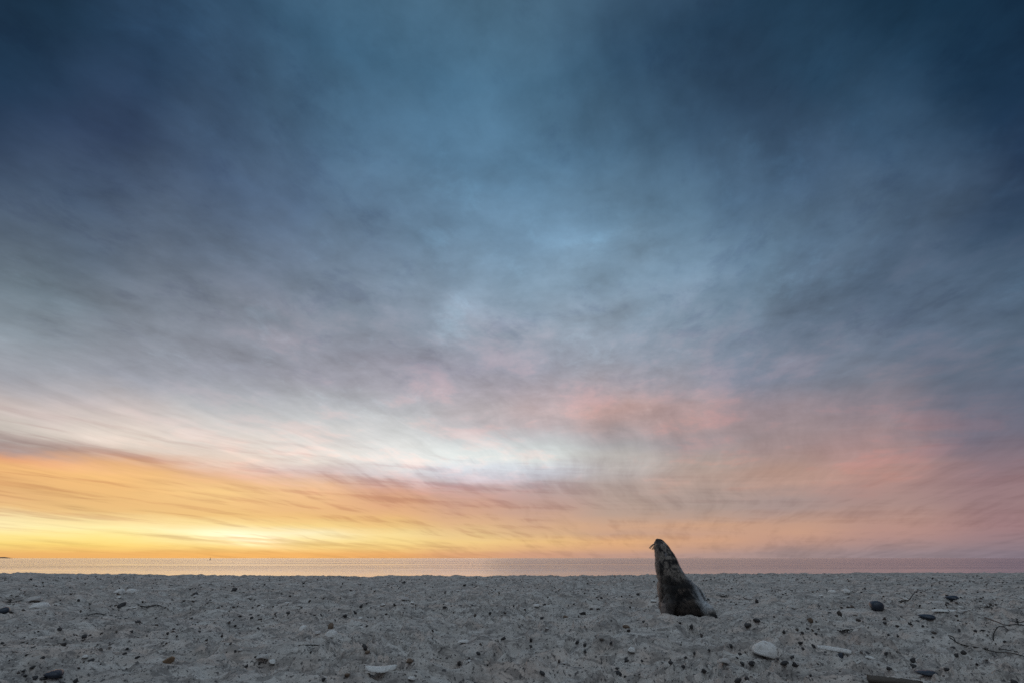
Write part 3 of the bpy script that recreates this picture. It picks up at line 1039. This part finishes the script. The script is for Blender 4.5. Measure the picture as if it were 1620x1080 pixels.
def shell_mesh(seed, ribs=22, ar=0.8, dome=0.36, broken=0.0):
    """half a bivalve, hinge at -y, domed, with a thickness and ribs; unit width"""
    r = np.random.default_rng(seed)
    nr_, na_ = 12, 40
    top, bot = [], []
    ph = r.random(4) * 6.28
    for i in range(nr_ + 1):
        u = i / nr_
        for k in range(na_):
            a = 2 * math.pi * k / na_
            fan = 1.0 + 0.10 * math.cos(a - math.pi / 2) - 0.10 * math.cos(2 * a)
            edge = fan * (1 + 0.012 * math.sin(ribs * a)) * (1 + 0.04 * math.sin(3 * a + ph[0]))
            if broken:
                edge *= 1 - broken * max(0.0, math.sin(a + ph[1])) ** 2 * (0.7 + 0.3 * math.sin(5 * a + ph[2]))
            x = 0.5 * u * edge * math.cos(a)
            y = 0.5 * ar * (u * edge * math.sin(a)) - 0.10 * (1 - u)
            z = dome * (1 - u ** 2.3) * (1 + 0.10 * math.sin(a + ph[3]))
            z += 0.05 * math.sin(2 * a + ph[2]) * u * u + 0.03 * math.sin(7 * u + 3 * a + ph[1]) * u
            z += 0.010 * math.sin(ribs * a) * u * (1 - u) * 2 + 0.008 * math.sin(u * 26)
            top.append((x, y, z))
            bot.append((x * 0.96, y * 0.96, z - 0.045))
    V = top + bot
    n = len(top)
    F = []
    for i in range(nr_):
        for k in range(na_):
            k2 = (k + 1) % na_
            q = (i * na_ + k, (i + 1) * na_ + k, (i + 1) * na_ + k2, i * na_ + k2)
            F.append(q)
            F.append(tuple(n + j for j in q[::-1]))
    for k in range(na_):
        k2 = (k + 1) % na_
        o = nr_ * na_
        F.append((o + k, n + o + k, n + o + k2, o + k2))
    return fast_mesh('shell', V, F)


def blade_mesh(seed, curve=0.06, width=0.16, dome=0.06, taper=0.5):
    """long half-tube of a razor shell, unit length along x"""
    nl, nw = 24, 8
    r = np.random.default_rng(seed)
    top, bot = [], []
    for i in range(nl + 1):
        u = i / nl
        w = width * (1 - taper * abs(2 * u - 1) ** 6) * (0.85 + 0.15 * math.sin(u * 3 + r.random() * 0.1))
        for k in range(nw + 1):
            v = k / nw - 0.5
            x = u - 0.5
            y = v * w + curve * (1 - (2 * u - 1) ** 2)
            z = dome * (1 - (2 * v) ** 2) + 0.006 * math.sin(9 * u) + 0.004 * r.standard_normal()
            top.append((x, y, z))
            bot.append((x, y * 0.99, z - 0.018))
    V = top + bot
    n = len(top)
    F = []
    for i in range(nl):
        for k in range(nw):
            q = (i * (nw + 1) + k, (i + 1) * (nw + 1) + k, (i + 1) * (nw + 1) + k + 1, i * (nw + 1) + k + 1)
            F.append(q)
            F.append(tuple(n + j for j in q[::-1]))
    per = [k for k in range(nw + 1)] + [i * (nw + 1) + nw for i in range(1, nl + 1)] + [nl * (nw + 1) + k for k in range(nw - 1, -1, -1)] + [i * (nw + 1) for i in range(nl - 1, 0, -1)]
    for a, b in zip(per, per[1:] + per[:1]):
        F.append((a, b, n + b, n + a))
    return fast_mesh('razor_shell', V, F)


def mussel_mesh(seed):
    """closed teardrop of two valves with a seam; unit length along x"""
    V, F = ICO3
    W = V.copy()
    x = W[:, 0]
    k = 0.30 + 0.22 * (x + 1) / 2
    W[:, 1] *= k * (1.0 - 0.25 * (x < 0) * x * x)
    W[:, 2] *= 0.30 * (0.75 + 0.25 * x)
    seam = np.exp(-(W[:, 2] / 0.03) ** 2)
    W[:, 1] *= 1 + 0.06 * seam
    W[:, 2] *= 1 - 0.3 * seam
    W[:, 1] += 0.12 * x * x
    W[:, 0] *= 0.5
    W *= (1 + 0.02 * np.sin(np.sqrt(((V - [1, 0, 0]) ** 2).sum(1)) * 22))[:, None]
    return fast_mesh('mussel', W, F)


def twig_mesh(points, r0, branches=()):
    """points [(x,y,z)], tapering round stem and side shoots"""
    V, F = [], []

    def run(pts, ra, rb):
        n = len(pts)
        st = []
        for i, q in enumerate(pts):
            u = i / (n - 1)
            rr = (ra * (1 - u) + rb * u) * (1 + 0.25 * random.uniform(-1, 1))
            st.append((*q, rr, rr))
        v, f = loft(st, (0.13, 0.31, 0.94), 7, 4)
        o = len(V)
        V.extend(v)
        F.extend([tuple(i + o for i in ff) for ff in f])
    run(points, r0, r0 * 0.4)
    for b in branches:
        run(b, r0 * 0.55, r0 * 0.2)
    me = bpy.data.meshes.new('twig')
    me.from_pydata([tuple(a) for a in V], [], F)
    me.update()
    me.shade_smooth()
    return me


def weed_mesh(seed, n=9):
    """clump of dried, curled fronds, about one unit across"""
    r = random.Random(seed)
    V, F = [], []
    for _ in range(n):
        a = r.uniform(0, 6.28)
        q = Vector((r.uniform(-0.25, 0.25), r.uniform(-0.15, 0.15), 0.05))
        pts = []
        for i in range(6):
            pts.append((q.x, q.y, max(q.z, 0.01)))
            a += r.uniform(-0.8, 0.8)
            q = q + Vector((math.cos(a) * 0.13, math.sin(a) * 0.13, r.uniform(-0.06, 0.10)))
        st = [(*pp, 0.05 * (1 - 0.12 * i) * r.uniform(0.6, 1.3), 0.022) for i, pp in enumerate(pts)]
        v, f = loft(st, (0.1, 0.2, 0.95), 6, 3)
        o = len(V)
        V.extend(v)
        F.extend([tuple(i + o for i in ff) for ff in f])
    me = bpy.data.meshes.new('seaweed')
    me.from_pydata([tuple(a) for a in V], [], F)
    me.update()
    me.shade_smooth()
    return me


def plank_mesh(seed):
    """worn, splintered piece of board, unit length"""
    nl, nw = 30, 8
    r = np.random.default_rng(seed)
    top, bot = [], []
    for i in range(nl + 1):
        u = i / nl
        for k in range(nw + 1):
            v = k / nw
            x = u - 0.5
            if i in (0, nl):
                x += (0.03 * r.standard_normal())
            y = (v - 0.5) * 0.30 * (1 + 0.08 * math.sin(5 * u + 1)) + 0.02 * math.sin(4 * u)
            z = 0.10 + 0.012 * math.sin(v * 21) + 0.006 * r.standard_normal() - 0.03 * (abs(2 * v - 1) ** 6)
            top.append((x, y, z))
            bot.append((x, y, 0.0))
    V = top + bot
    n = len(top)
    F = []
    for i in range(nl):
        for k in range(nw):
            q = (i * (nw + 1) + k, (i + 1) * (nw + 1) + k, (i + 1) * (nw + 1) + k + 1, i * (nw + 1) + k + 1)
            F.append(q)
            F.append(tuple(n + j for j in q[::-1]))
    per = [k for k in range(nw + 1)] + [i * (nw + 1) + nw for i in range(1, nl + 1)] + [nl * (nw + 1) + k for k in range(nw - 1, -1, -1)] + [i * (nw + 1) for i in range(nl - 1, 0, -1)]
    for a, b in zip(per, per[1:] + per[:1]):
        F.append((a, b, n + b, n + a))
    return fast_mesh('driftwood', V, F, False)


SHELLS = [shell_mesh(1, 9, 0.74, 0.30, 0.22), shell_mesh(2, 24, 0.85, 0.34, 0.15), shell_mesh(3, 0, 0.6, 0.22, 0.35), shell_mesh(4, 18, 0.75, 0.28, 0.5)]
BLADES = [blade_mesh(1), blade_mesh(2, 0.10, 0.13, 0.05, 0.3), blade_mesh(3, -0.05, 0.2, 0.05, 0.9)]
MUSSELS = [mussel_mesh(1)]
WEEDS = [weed_mesh(k) for k in (1, 2, 3)]
mat_variant = {}


def with_mat(me, key):
    k = (me.name, key)
    if k not in mat_variant:
        if not me.materials:
            me.materials.append(M[key])
            mat_variant[k] = me
        else:
            c = me.copy()
            c.materials.clear()
            c.materials.append(M[key])
            mat_variant[k] = c
    return mat_variant[k]


def put(name, me, key, px, py, w, scale=(1, 1, 1), rz=0.0, tilt=(0, 0), sink=0.0, label=None, cat=None, group=None):
    """w = width in photograph pixels of a mesh that is about one unit wide"""
    p = place(px, py)
    s = w * mpp(p)
    o = bpy.data.objects.new(name, with_mat(me, key))
    C.objects.link(o)
    az_ = math.atan2(p.x, p.y)
    o.rotation_euler = (tilt[0], tilt[1], rz - az_)
    o.scale = (s * scale[0], s * scale[1], s * scale[2])
    hw = 0.35 * s
    gz = ground(p.x + hw * np.array([-1, -0.5, 0, 0.5, 1, 0, 0]), p.y + hw * np.array([0, 0, 0, 0, 0, -0.6, 0.6]))
    o.location = (p.x, p.y, gz.mean() + 0.38 * (gz.max() - gz.mean()) - sink * s)
    tag(o, label, cat, group)
    return o


# -- shells one can pick out, px = place in the photograph
def shell(px, py, w, label, k=0, rz=0.0, key='shell', tilt=(0.35, 0), sc=(1, 1, 1), sink=-0.02, name='shell'):
    put(name, SHELLS[k], key, px, py, w, sc, rz, tilt, sink, label, 'shell')


shell(1212, 1036, 46, 'largest white domed shell, right of the seal in the foreground', 0, 0.2, tilt=(0.30, 0.05))
shell(66, 960, 34, 'broad white shell lying near the left edge of the sand', 2, 0.1, tilt=(0.25, 0.1))
shell(56, 951, 26, 'pale grey shell just behind the broad white shell at far left', 2, 0.5, 'pale', (0.2, 0.0))
shell(190, 936, 18, 'left one of the paired white shells behind the dark wedge stone', 3, 0.3)
shell(207, 936, 20, 'right one of the paired white shells behind the dark wedge stone', 2, -0.5)
shell(480, 995, 15, 'white tilted shell left of the brown wedge stone', 3, 0.7, tilt=(0.5, -0.3))
shell(524, 1004, 22, 'white rounded shell in front of the brown wedge stone', 0, 0.1, tilt=(0.3, 0))
shell(504, 1001, 14, 'dull grey shell between two white shells in the left middle', 2, 0.8, 'pale')
shell(416, 1048, 24, 'grey half-buried shell beside a dark stick at lower left', 2, 0.3, 'pale', (0.2, 0.1))
shell(431, 1050, 12, 'small bright white shell beside the half-buried grey shell at lower left', 1, 1.2, tilt=(0.5, 0))
shell(734, 1016, 23, 'flat white shell alone in the middle foreground', 2, 0.1, tilt=(0.12, 0), sc=(1, 0.8, 0.7))
shell(651, 1076, 15, 'small white shell at the tip of the long white shell', 2, 0.0, tilt=(0.2, 0.1))
shell(999, 1027, 15, 'white rounded shell in the sand below the seal', 0, 0.4)
shell(1147, 1049, 24, 'grey sand-covered shell left of the largest white shell', 2, 0.2, 'pale', (0.12, 0))
shell(850, 958, 13, 'white shell left of the seal beside a dark pebble', 2, 0.2)
shell(1318, 936, 15, 'left one of two white shells far behind the dark mussel', 2, 0.3)
shell(1337, 936, 15, 'right one of two white shells far behind the dark mussel', 3, -0.4)
shell(1490, 1029, 20, 'rounded pale shell with a shadow beneath it near the right edge', 0, 0.2, 'pale', (0.25, 0))
shell(1376, 1042, 22, 'narrow white shell below the leaning razor shell', 2, -0.2, tilt=(0.1, 0.05), sc=(1, 0.6, 0.6))
shell(1252, 959, 18, 'pale flat shell at the start of the smooth track', 2, 0, 'pale', (0.12, 0))
shell(1484, 953, 30, 'pale thin shell lying over a dark strip at right', 2, 0.15, 'pale', (0.15, 0), (1, 0.7, 0.6))
shell(641, 946, 18, 'pale flat shell in the middle distance left of centre', 2, 0, 'pale', (0.15, 0))
put('razor_shell', BLADES[0], 'shell', 1320, 1027, 54, (1, 1.3, 1.0), -0.55, (0.25, 0.02), -0.03, 'long white razor shell lying slanted in the right foreground', 'shell')
put('razor_shell', BLADES[1], 'shell', 1497, 970, 36, (1, 1.6, 1.2), 0.08, (0.2, 0), -0.05, 'thin white razor shell lying level near the right edge', 'shell')
put('razor_shell', BLADES[2], 'pale', 1524, 967, 15, (1, 1.6, 1.2), 0.1, (0.2, 0), -0.05, 'short grey razor shell piece beside the level razor shell', 'shell')
put('long_shell', BLADES[2], 'shell', 603, 1056, 50, (1, 1.9, 1.5), 0.03, (0.22, 0), -0.04, 'long broad white shell, the largest left of centre in the foreground', 'shell')
put('razor_shell', BLADES[1], 'pale', 630, 1064, 26, (1, 0.9, 0.8), -0.9, (0.1, 0), -0.03, 'narrow grey razor shell trailing from the long broad white shell', 'shell')
for x, y, w in ((396, 946, 11), (472, 958, 11), (455, 956, 10), (605, 957, 10), (689, 953, 8), (571, 978, 10), (134, 1039, 11), (380, 1029, 9), (1034, 951, 11),
                (1031, 935, 8), (1184, 948, 15), (188, 944, 9), (212, 962, 9), (309, 944, 10), (1520, 960, 8), (1432, 948, 9), (1425, 958, 9), (600, 945, 10), (653, 954, 9),
                (1300, 943, 9), (1404, 959, 6), (572, 992, 7), (743, 1045, 6), (895, 1050, 11), (1390, 1052, 9), (865, 995, 10), (415, 958, 9), (5, 961, 14)):
    put('shell_fragment', SHELLS[random.randrange(4)], random.choice(['shell', 'pale', 'shell']), x, y, w, (1, 0.8, 0.8), random.uniform(-1, 1),
        (random.uniform(0.1, 0.5), random.uniform(-0.2, 0.2)), -0.02, 'small bleached shell fragment scattered among the pebbles on the sand', 'shell', 'small shell fragments on the sand')


# -- stones one can pick out
def stone(px, py, w, label=None, key='dark', asp=(1, 0.8, 0.7), k=None, rz=0.0, name='stone', cat='stone', group=None):
    me = STONES[random.randrange(10) if k is None else k]
    put(name, me, key, px, py, w * 0.44, asp, rz, (random.uniform(-0.2, 0.2), random.uniform(-0.2, 0.2)), -0.05 * asp[2], label, cat, group)


stone(266, 1047, 25, 'rounded orange-brown stone in the left foreground', 'ochre', (1, 0.8, 0.72), 2, 0.35)
stone(192, 959, 19, 'dark wedge-shaped stone left of the long twig', 'dark', (1, 0.8, 0.75), 4, 0.4)
stone(524, 993, 16, 'brown wedge stone behind the white rounded shell', 'brown', (0.9, 0.8, 0.9), 5)
stone(649, 1048, 26, 'flat brown slab stone above the long broad white shell', 'brown', (1, 0.9, 0.32), 1)
stone(549, 1069, 20, 'flat brown pebble at the bottom left of the long white shell', 'brown', (1, 0.8, 0.4), 3)
stone(577, 1023, 13, 'upright black stone above the brown pebbles in the left middle', 'dark', (0.9, 0.8, 1.0), 6)
stone(581, 1031, 11, 'brown stone just below the upright black stone', 'brown', (1, 0.8, 0.7), 7)
stone(1282, 982, 12, 'brown stone on the near side of the smooth track', 'brown', (1, 0.9, 0.8), 2)
stone(990, 991, 13, 'reddish-brown stone in the sand left below the seal', 'brown', (1, 0.8, 0.6), 8)
stone(895, 976, 11, 'pinkish-brown small stone left of the seal', 'brown', (1, 0.8, 0.5), 0)
stone(726, 1049, 13, 'black stone at the near end of three black stones in a row', 'dark', (1, 0.8, 0.7), 3, 0.4)
stone(742, 1042, 9, 'middle one of three black stones in a row', 'dark', (1, 0.8, 0.8), 1)
stone(757, 1034, 10, 'black stone at the far end of three black stones in a row', 'dark', (1, 0.8, 0.8), 6)
stone(370, 934, 14, 'dark stone in the far left distance standing above the sand', 'dark', (1, 0.8, 0.8), 9)
stone(310, 941, 13, 'dark stone beside a pale shell in the far left distance', 'dark', (1, 0.8, 0.6), 5)
stone(1330, 1039, 16, 'blue-black stone under the leaning razor shell', 'mussel', (1, 0.8, 0.8), 4)
stone(922, 971, 14, 'dark flat stone midway left of the seal', 'dark', (1, 0.8, 0.55), 2)
stone(1182, 989, 16, 'dark stone just right of the seal, the nearer of two', 'dark', (1, 0.8, 0.6), 7)
stone(1197, 986, 12, 'dark stone just right of the seal, the farther of two', 'dark', (1, 0.8, 0.6), 8)
stone(1349, 961, 14, 'grey-black stone left of the large dark mussel', 'mixed', (1, 0.8, 0.7), 1)
stone(1009, 941, 11, 'dark stone close behind the seal on its left', 'dark', (1, 0.8, 0.7), 3)
put('mussel', MUSSELS[0], 'mussel', 1386, 962, 21, (1.0, 1.1, 1.5), -0.45, (0.35, 0.25), -0.20, 'large dark mussel standing out of the sand right of the seal', 'mussel')
put('mussel', MUSSELS[0], 'mussel', 84, 1070, 26, (1.0, 1.0, 1.0), 0.15, (0.1, 0.0), -0.10, 'blue-black mussel lying flat in the lower left corner', 'mussel')
put('mussel', MUSSELS[0], 'mussel', 5, 967, 17, (1.0, 1.0, 1.2), 0.5, (0.2, -0.2), -0.12, 'dark mussel cut by the left edge of the photograph', 'mussel')
put('mussel', MUSSELS[0], 'mussel', 1506, 947, 19, (1, 1, 0.8), 0.1, (0.1, 0), -0.08, 'flat dark mussel half in the far right beyond the thin shells', 'mussel')
put('mussel', MUSSELS[0], 'mussel', 1467, 977, 23, (1, 0.9, 0.7), 0.12, (0.1, 0.1), -0.06, 'slim dark mussel just left of the level razor shell', 'mussel')
put('mussel', MUSSELS[0], 'mussel', 1465, 1064, 32, (1, 0.8, 0.5), -0.05, (0.1, 0), -0.03, 'slim dark mussel sunk in the sand at the lower right', 'mussel')

# -- driftwood, twigs, weed
put('driftwood', plank_mesh(5), 'wood', 1417, 1082, 70, (1, 1.0, 1.0), 0.03, (0.08, 0.02), 0.05, 'flat weathered piece of driftwood at the bottom right edge', 'driftwood')


def twig(pixels, rpx, label, lift=None, branches=()):
    P0 = place(*pixels[0])
    s = mpp(P0)

    def path(pxs, lf=None):
        o = []
        for i, q in enumerate(pxs):
            w = place(q[0], q[1])
            zz = w.z + rpx * s * 0.35 + (lf[i] if lf else 0.0)
            o.append((w.x - P0.x, w.y - P0.y, zz - P0.z))
        return o
    rpx = rpx * 0.5
    me = twig_mesh(path(pixels, lift), rpx * s, [path(b) for b in branches])
    o = link('twig', me, M['weed'])
    o.location = P0
    tag(o, label, 'twig')


twig([(1503, 1010), (1520, 1019), (1545, 1024), (1575, 1031), (1600, 1033), (1635, 1042)], 2.0,
     'long forked black twig in the lower right corner of the sand', None, [[(1555, 1026), (1580, 1026), (1610, 1031)], [(1512, 1015), (1508, 1008), (1500, 1006)]])
twig([(1572, 1014), (1574, 1008), (1582, 1000), (1590, 996), (1596, 998)], 1.6, 'small bent stalk above the long forked twig', [0, 0.012, 0.02, 0.012, 0])
twig([(1560, 981), (1578, 985), (1592, 989), (1612, 990), (1630, 992)], 2.4, 'thick dark twig cut by the right edge of the photograph')
twig([(218, 958), (232, 960), (248, 961), (262, 962), (278, 961)], 1.7, 'thin dark twig lying level right of the wedge-shaped stone')
twig([(1440, 947), (1448, 941), (1458, 937), (1468, 938)], 1.8, 'short arched dark twig in the far right distance', [0, 0.02, 0.02, 0])
twig([(402, 1040), (412, 1037), (422, 1033)], 1.8, 'short dark stick behind the half-buried grey shell')
twig([(472, 1021), (486, 1020), (512, 1021)], 1.6, 'thin dark stick lying level below the white rounded shell')
twig([(136, 974), (152, 970), (166, 972), (178, 973)], 1.5, 'thin curved stalk sunk in the sand below the broad white shell')


def weed(px, py, w, k, label):
    put('seaweed', WEEDS[k], 'weed', px, py, w, (1, 0.8, 0.9), random.uniform(-0.4, 0.4), (0, 0), 0.0, label, 'seaweed')


weed(16, 953, 19, 0, 'small dark seaweed clump behind the mussel at the left edge')
weed(1335, 1004, 24, 1, 'dark brown seaweed clump in front of the smooth track')
weed(1565, 962, 18, 2, 'dark seaweed clump right of the short grey razor shell')
weed(1611, 982, 20, 0, 'black seaweed clump above the thick twig at the right edge')
weed(1427, 951, 15, 1, 'small dark seaweed clump left of the short arched twig')
weed(581, 955, 10, 2, 'tiny ring of dried seaweed in the left middle distance')
weed(1145, 944, 15, 2, 'brownish seaweed clump right behind the seal')

# -- pebbles: those seen in the photograph first, then the scatter
PG = 'pebbles strewn over the sand'
PL = 'small dark pebble strewn on the sand among many like it'
NPEB = 0
for x, y, w in ((218, 984, 11), (134, 1007, 12), (100, 1020, 11), (201, 1026, 7), (197, 1034, 9), (217, 1040, 10), (37, 1062, 10), (52, 1057, 9), (119, 1079, 14),
                (365, 1018, 8), (390, 1054, 9), (327, 1012, 7), (265, 1004, 7), (124, 950, 8), (49, 916, 7), (372, 1030, 7), (410, 1051, 9), (512, 1075, 10),
                (571, 959, 8), (546, 973, 9), (562, 970, 7), (572, 989, 7), (684, 999, 8), (751, 973, 8), (797, 1011, 8), (760, 1019, 7), (639, 921, 8), (735, 926, 8),
                (480, 923, 7), (580, 990, 6), (861, 957, 8), (858, 979, 8), (1019, 984, 7), (994, 997, 8), (952, 1014, 9), (840, 1013, 8), (839, 1023, 9), (926, 1021, 10),
                (884, 1046, 9), (858, 1064, 12), (991, 1044, 13), (1015, 1046, 8), (1109, 1007, 10), (1114, 1067, 14), (1181, 1072, 14), (1168, 1080, 15), (1081, 1054, 8),
                (1171, 1034, 9), (1175, 1048, 11), (1157, 1024, 9), (1094, 991, 10), (1120, 948, 8), (1197, 951, 10), (1329, 969, 11), (1524, 1031, 12), (1515, 1042, 10),
                (1445, 1046, 12), (1402, 1034, 9), (1242, 1049, 14), (1266, 1019, 11), (1254, 1039, 11), (1497, 1059, 10), (1546, 1052, 10), (1407, 1059, 10), (1605, 1078, 14),
                (1271, 1026, 8), (1288, 1025, 8), (1306, 1031, 6), (1369, 931, 7), (1590, 1015, 6), (37, 965, 9), (1240, 999, 8), (1270, 1001, 8), (1290, 1003, 9), (1260, 994, 8),
                (1278, 995, 7), (1296, 998, 7), (1400, 985, 8), (1420, 990, 9), (1440, 988, 8), (1460, 991, 7), (1406, 1004, 8), (1421, 1007, 7), (1555, 997, 8), (1543, 998, 8),
                (1518, 998, 9), (1509, 1026, 9), (926, 1030, 7), (912, 1017, 8), (967, 1019, 7), (1085, 1040, 7), (1100, 1040, 7), (1122, 1027, 6), (1166, 1040, 7), (1230, 1042, 8)):
    stone(x, y, w * 1.05, PL, 'dark' if random.random() < 0.8 else 'mixed', (1, random.uniform(0.7, 1), random.uniform(0.5, 0.85)), None, random.uniform(0, 6.28), 'pebble', 'pebble', PG)
    NPEB += 1

# scatter: fewer of the large, more of the small
cand = []
NB = 26
redge = np.geomspace(1.15, 14.5, NB + 1)
for i in range(NB):
    ra, rb = redge[i], redge[i + 1]
    area = R(124) / 2 * (rb * rb - ra * ra)
    smin = max(0.0036, 0.0015 * rb)
    dens = 1300.0 * (smin / 0.0036) ** -1.5
    nn_ = int(area * dens)
    rr = np.sqrt(rng.uniform(ra * ra, rb * rb, nn_))
    aa = rng.uniform(R(-62), R(62), nn_)
    sz = smin * (1 - rng.random(nn_)) ** (-1 / 2.15)
    sz = np.minimum(sz, 0.032)
    cand.append(np.stack([rr * np.sin(aa), rr * np.cos(aa), sz, rr], 1))
cand = np.concatenate(cand)
clump = vnoise(cand[:, 0] / 0.8, cand[:, 1] / 0.8, 91) + 0.6 * vnoise(cand[:, 0] / 0.25, cand[:, 1] / 0.25, 92)
clump = clump + 0.8 * vnoise(cand[:, 0] / 3.5, cand[:, 1] / 0.9, 93)
keep = rng.random(len(cand)) < np.clip(0.5 + 1.7 * clump, 0.05, 1.0)
dxs, dys = cand[:, 0] - SEAL_P[0], cand[:, 1] - SEAL_P[1]
keep &= ~((dxs > -0.03) & (dxs < 0.45) & (dys > -0.13) & (dys < 0.75))
on_track = (np.abs(dys - 0.30 + 0.05 * dxs) < 0.14) & (dxs > 0.2) & (dxs < 1.8)
keep &= ~(on_track & (rng.random(len(cand)) < 0.85))
cand = cand[keep]
zz = ground(cand[:, 0], cand[:, 1])
kind = rng.random(len(cand))
apparent = cand[:, 2] / np.sqrt(cand[:, 3] ** 2 + 0.12) * FPX
inview = (np.abs(np.arctan2(cand[:, 0], cand[:, 1])) < R(43)) & (cand[:, 3] > 1.42)
is_shell = kind > 0.85
order = np.argsort(-np.where(inview & ~is_shell, apparent, 0))
single = order[:300 - NPEB - 10]
for i in single:
    x, y, s, _ = cand[i]
    o = bpy.data.objects.new('pebble', with_mat(STONES[int(rng.integers(10))], 'dark' if kind[i] < 0.66 else 'mixed'))
    C.objects.link(o)
    asp = (1, rng.uniform(0.65, 1), rng.uniform(0.4, 0.8))
    o.scale = tuple(s * 0.5 * a for a in asp)
    o.rotation_euler = (rng.uniform(-0.3, 0.3), rng.uniform(-0.3, 0.3), rng.uniform(0, 6.28))
    o.location = (x, y, zz[i] + s * 0.05)
    tag(o, PL, 'pebble', PG)
rest = np.ones(len(cand), bool)
rest[single] = False


LAND = [(1212, 1030, 'largest white domed shell'), (66, 957, 'leftmost broad white shell'), (200, 936, 'paired white shells'), (524, 1004, 'white rounded shell'),
        (416, 1048, 'half-buried grey shell'), (734, 1016, 'flat white lone shell'), (603, 1056, 'long broad white shell'), (999, 1027, 'white shell below the seal'),
        (850, 958, 'white shell left of the seal'), (1327, 935, 'two far white shells'), (1490, 1029, 'rounded pale shell'), (1320, 1027, 'slanted razor shell'),
        (1497, 970, 'level razor shell'), (266, 1047, 'orange-brown stone'), (192, 959, 'dark wedge-shaped stone'), (577, 1023, 'upright black stone'),
        (1386, 962, 'large dark mussel'), (84, 1070, 'flat blue-black mussel'), (1417, 1078, 'driftwood piece'), (1560, 1026, 'long forked twig'),
        (1335, 1004, 'brown seaweed clump'), (742, 1042, 'row of three black stones'), (1085, 950, 'seal'), (370, 934, 'far left dark stone')]
RANK = ['nearest', 'second nearest', 'third nearest', 'fourth nearest', 'fifth nearest', 'sixth nearest', 'seventh nearest', 'eighth nearest', 'ninth nearest', 'tenth nearest']


def single_out(stem, what):
    """say of each pebble which landmark it lies by, on which side, and its rank there"""
    sect = {}
    for o in bpy.data.objects:
        if o.parent is None and o.name.split('.')[0] == stem:
            x, y = pixel_of(*o.location)
            best = min(LAND, key=lambda q: math.hypot(x - q[0], 2.2 * (y - q[1])))
            dx, dy = x - best[0], 2.2 * (y - best[1])
            side = ('left of' if dx < 0 else 'right of') if abs(dx) > abs(dy) else ('behind' if dy < 0 else 'in front of')
            sect.setdefault((best[2], side), []).append((math.hypot(dx, dy), o))
    for (nm, side), lst in sect.items():
        lst.sort(key=lambda q: q[0])
        for k, (_, o) in enumerate(lst):
            if k < len(RANK):
                o['label'] = '%s, %s %s the %s' % (what, RANK[k], side, nm)


single_out('pebble', 'small pebble')
single_out('shell_fragment', 'pale shell fragment')


def bulk(name, sel, shapes, mat, label, flat):
    Vs, Fs, o = [], [], 0
    for i in np.nonzero(sel)[0]:
        W, F = shapes[int(rng.integers(len(shapes)))]
        x, y, s, _ = cand[i]
        sc = np.array([1, rng.uniform(0.6, 1), rng.uniform(*flat)]) * s * 0.5
        E = np.array(Euler((rng.uniform(-0.35, 0.35), rng.uniform(-0.35, 0.35), rng.uniform(0, 6.28))).to_matrix())
        Vs.append((W * sc) @ E.T + np.array([x, y, zz[i] + s * 0.08]))
        Fs.append(F + o)
        o += len(W)
    ob = link(name, fast_mesh(name, np.concatenate(Vs), np.concatenate(Fs)), mat)
    tag(ob, label, kind='stuff')


SM = [stone_shape(400 + k, ICO1, 0.2) for k in range(8)]
bulk('small_stones', rest & ~is_shell, SM, M['mixed'], 'fine dark grit and tiny stones spread over the beach', (0.4, 0.85))
bulk('shell_grit', rest & is_shell, SM, M['pale'], 'tiny pale shell bits spread over the beach', (0.2, 0.4))
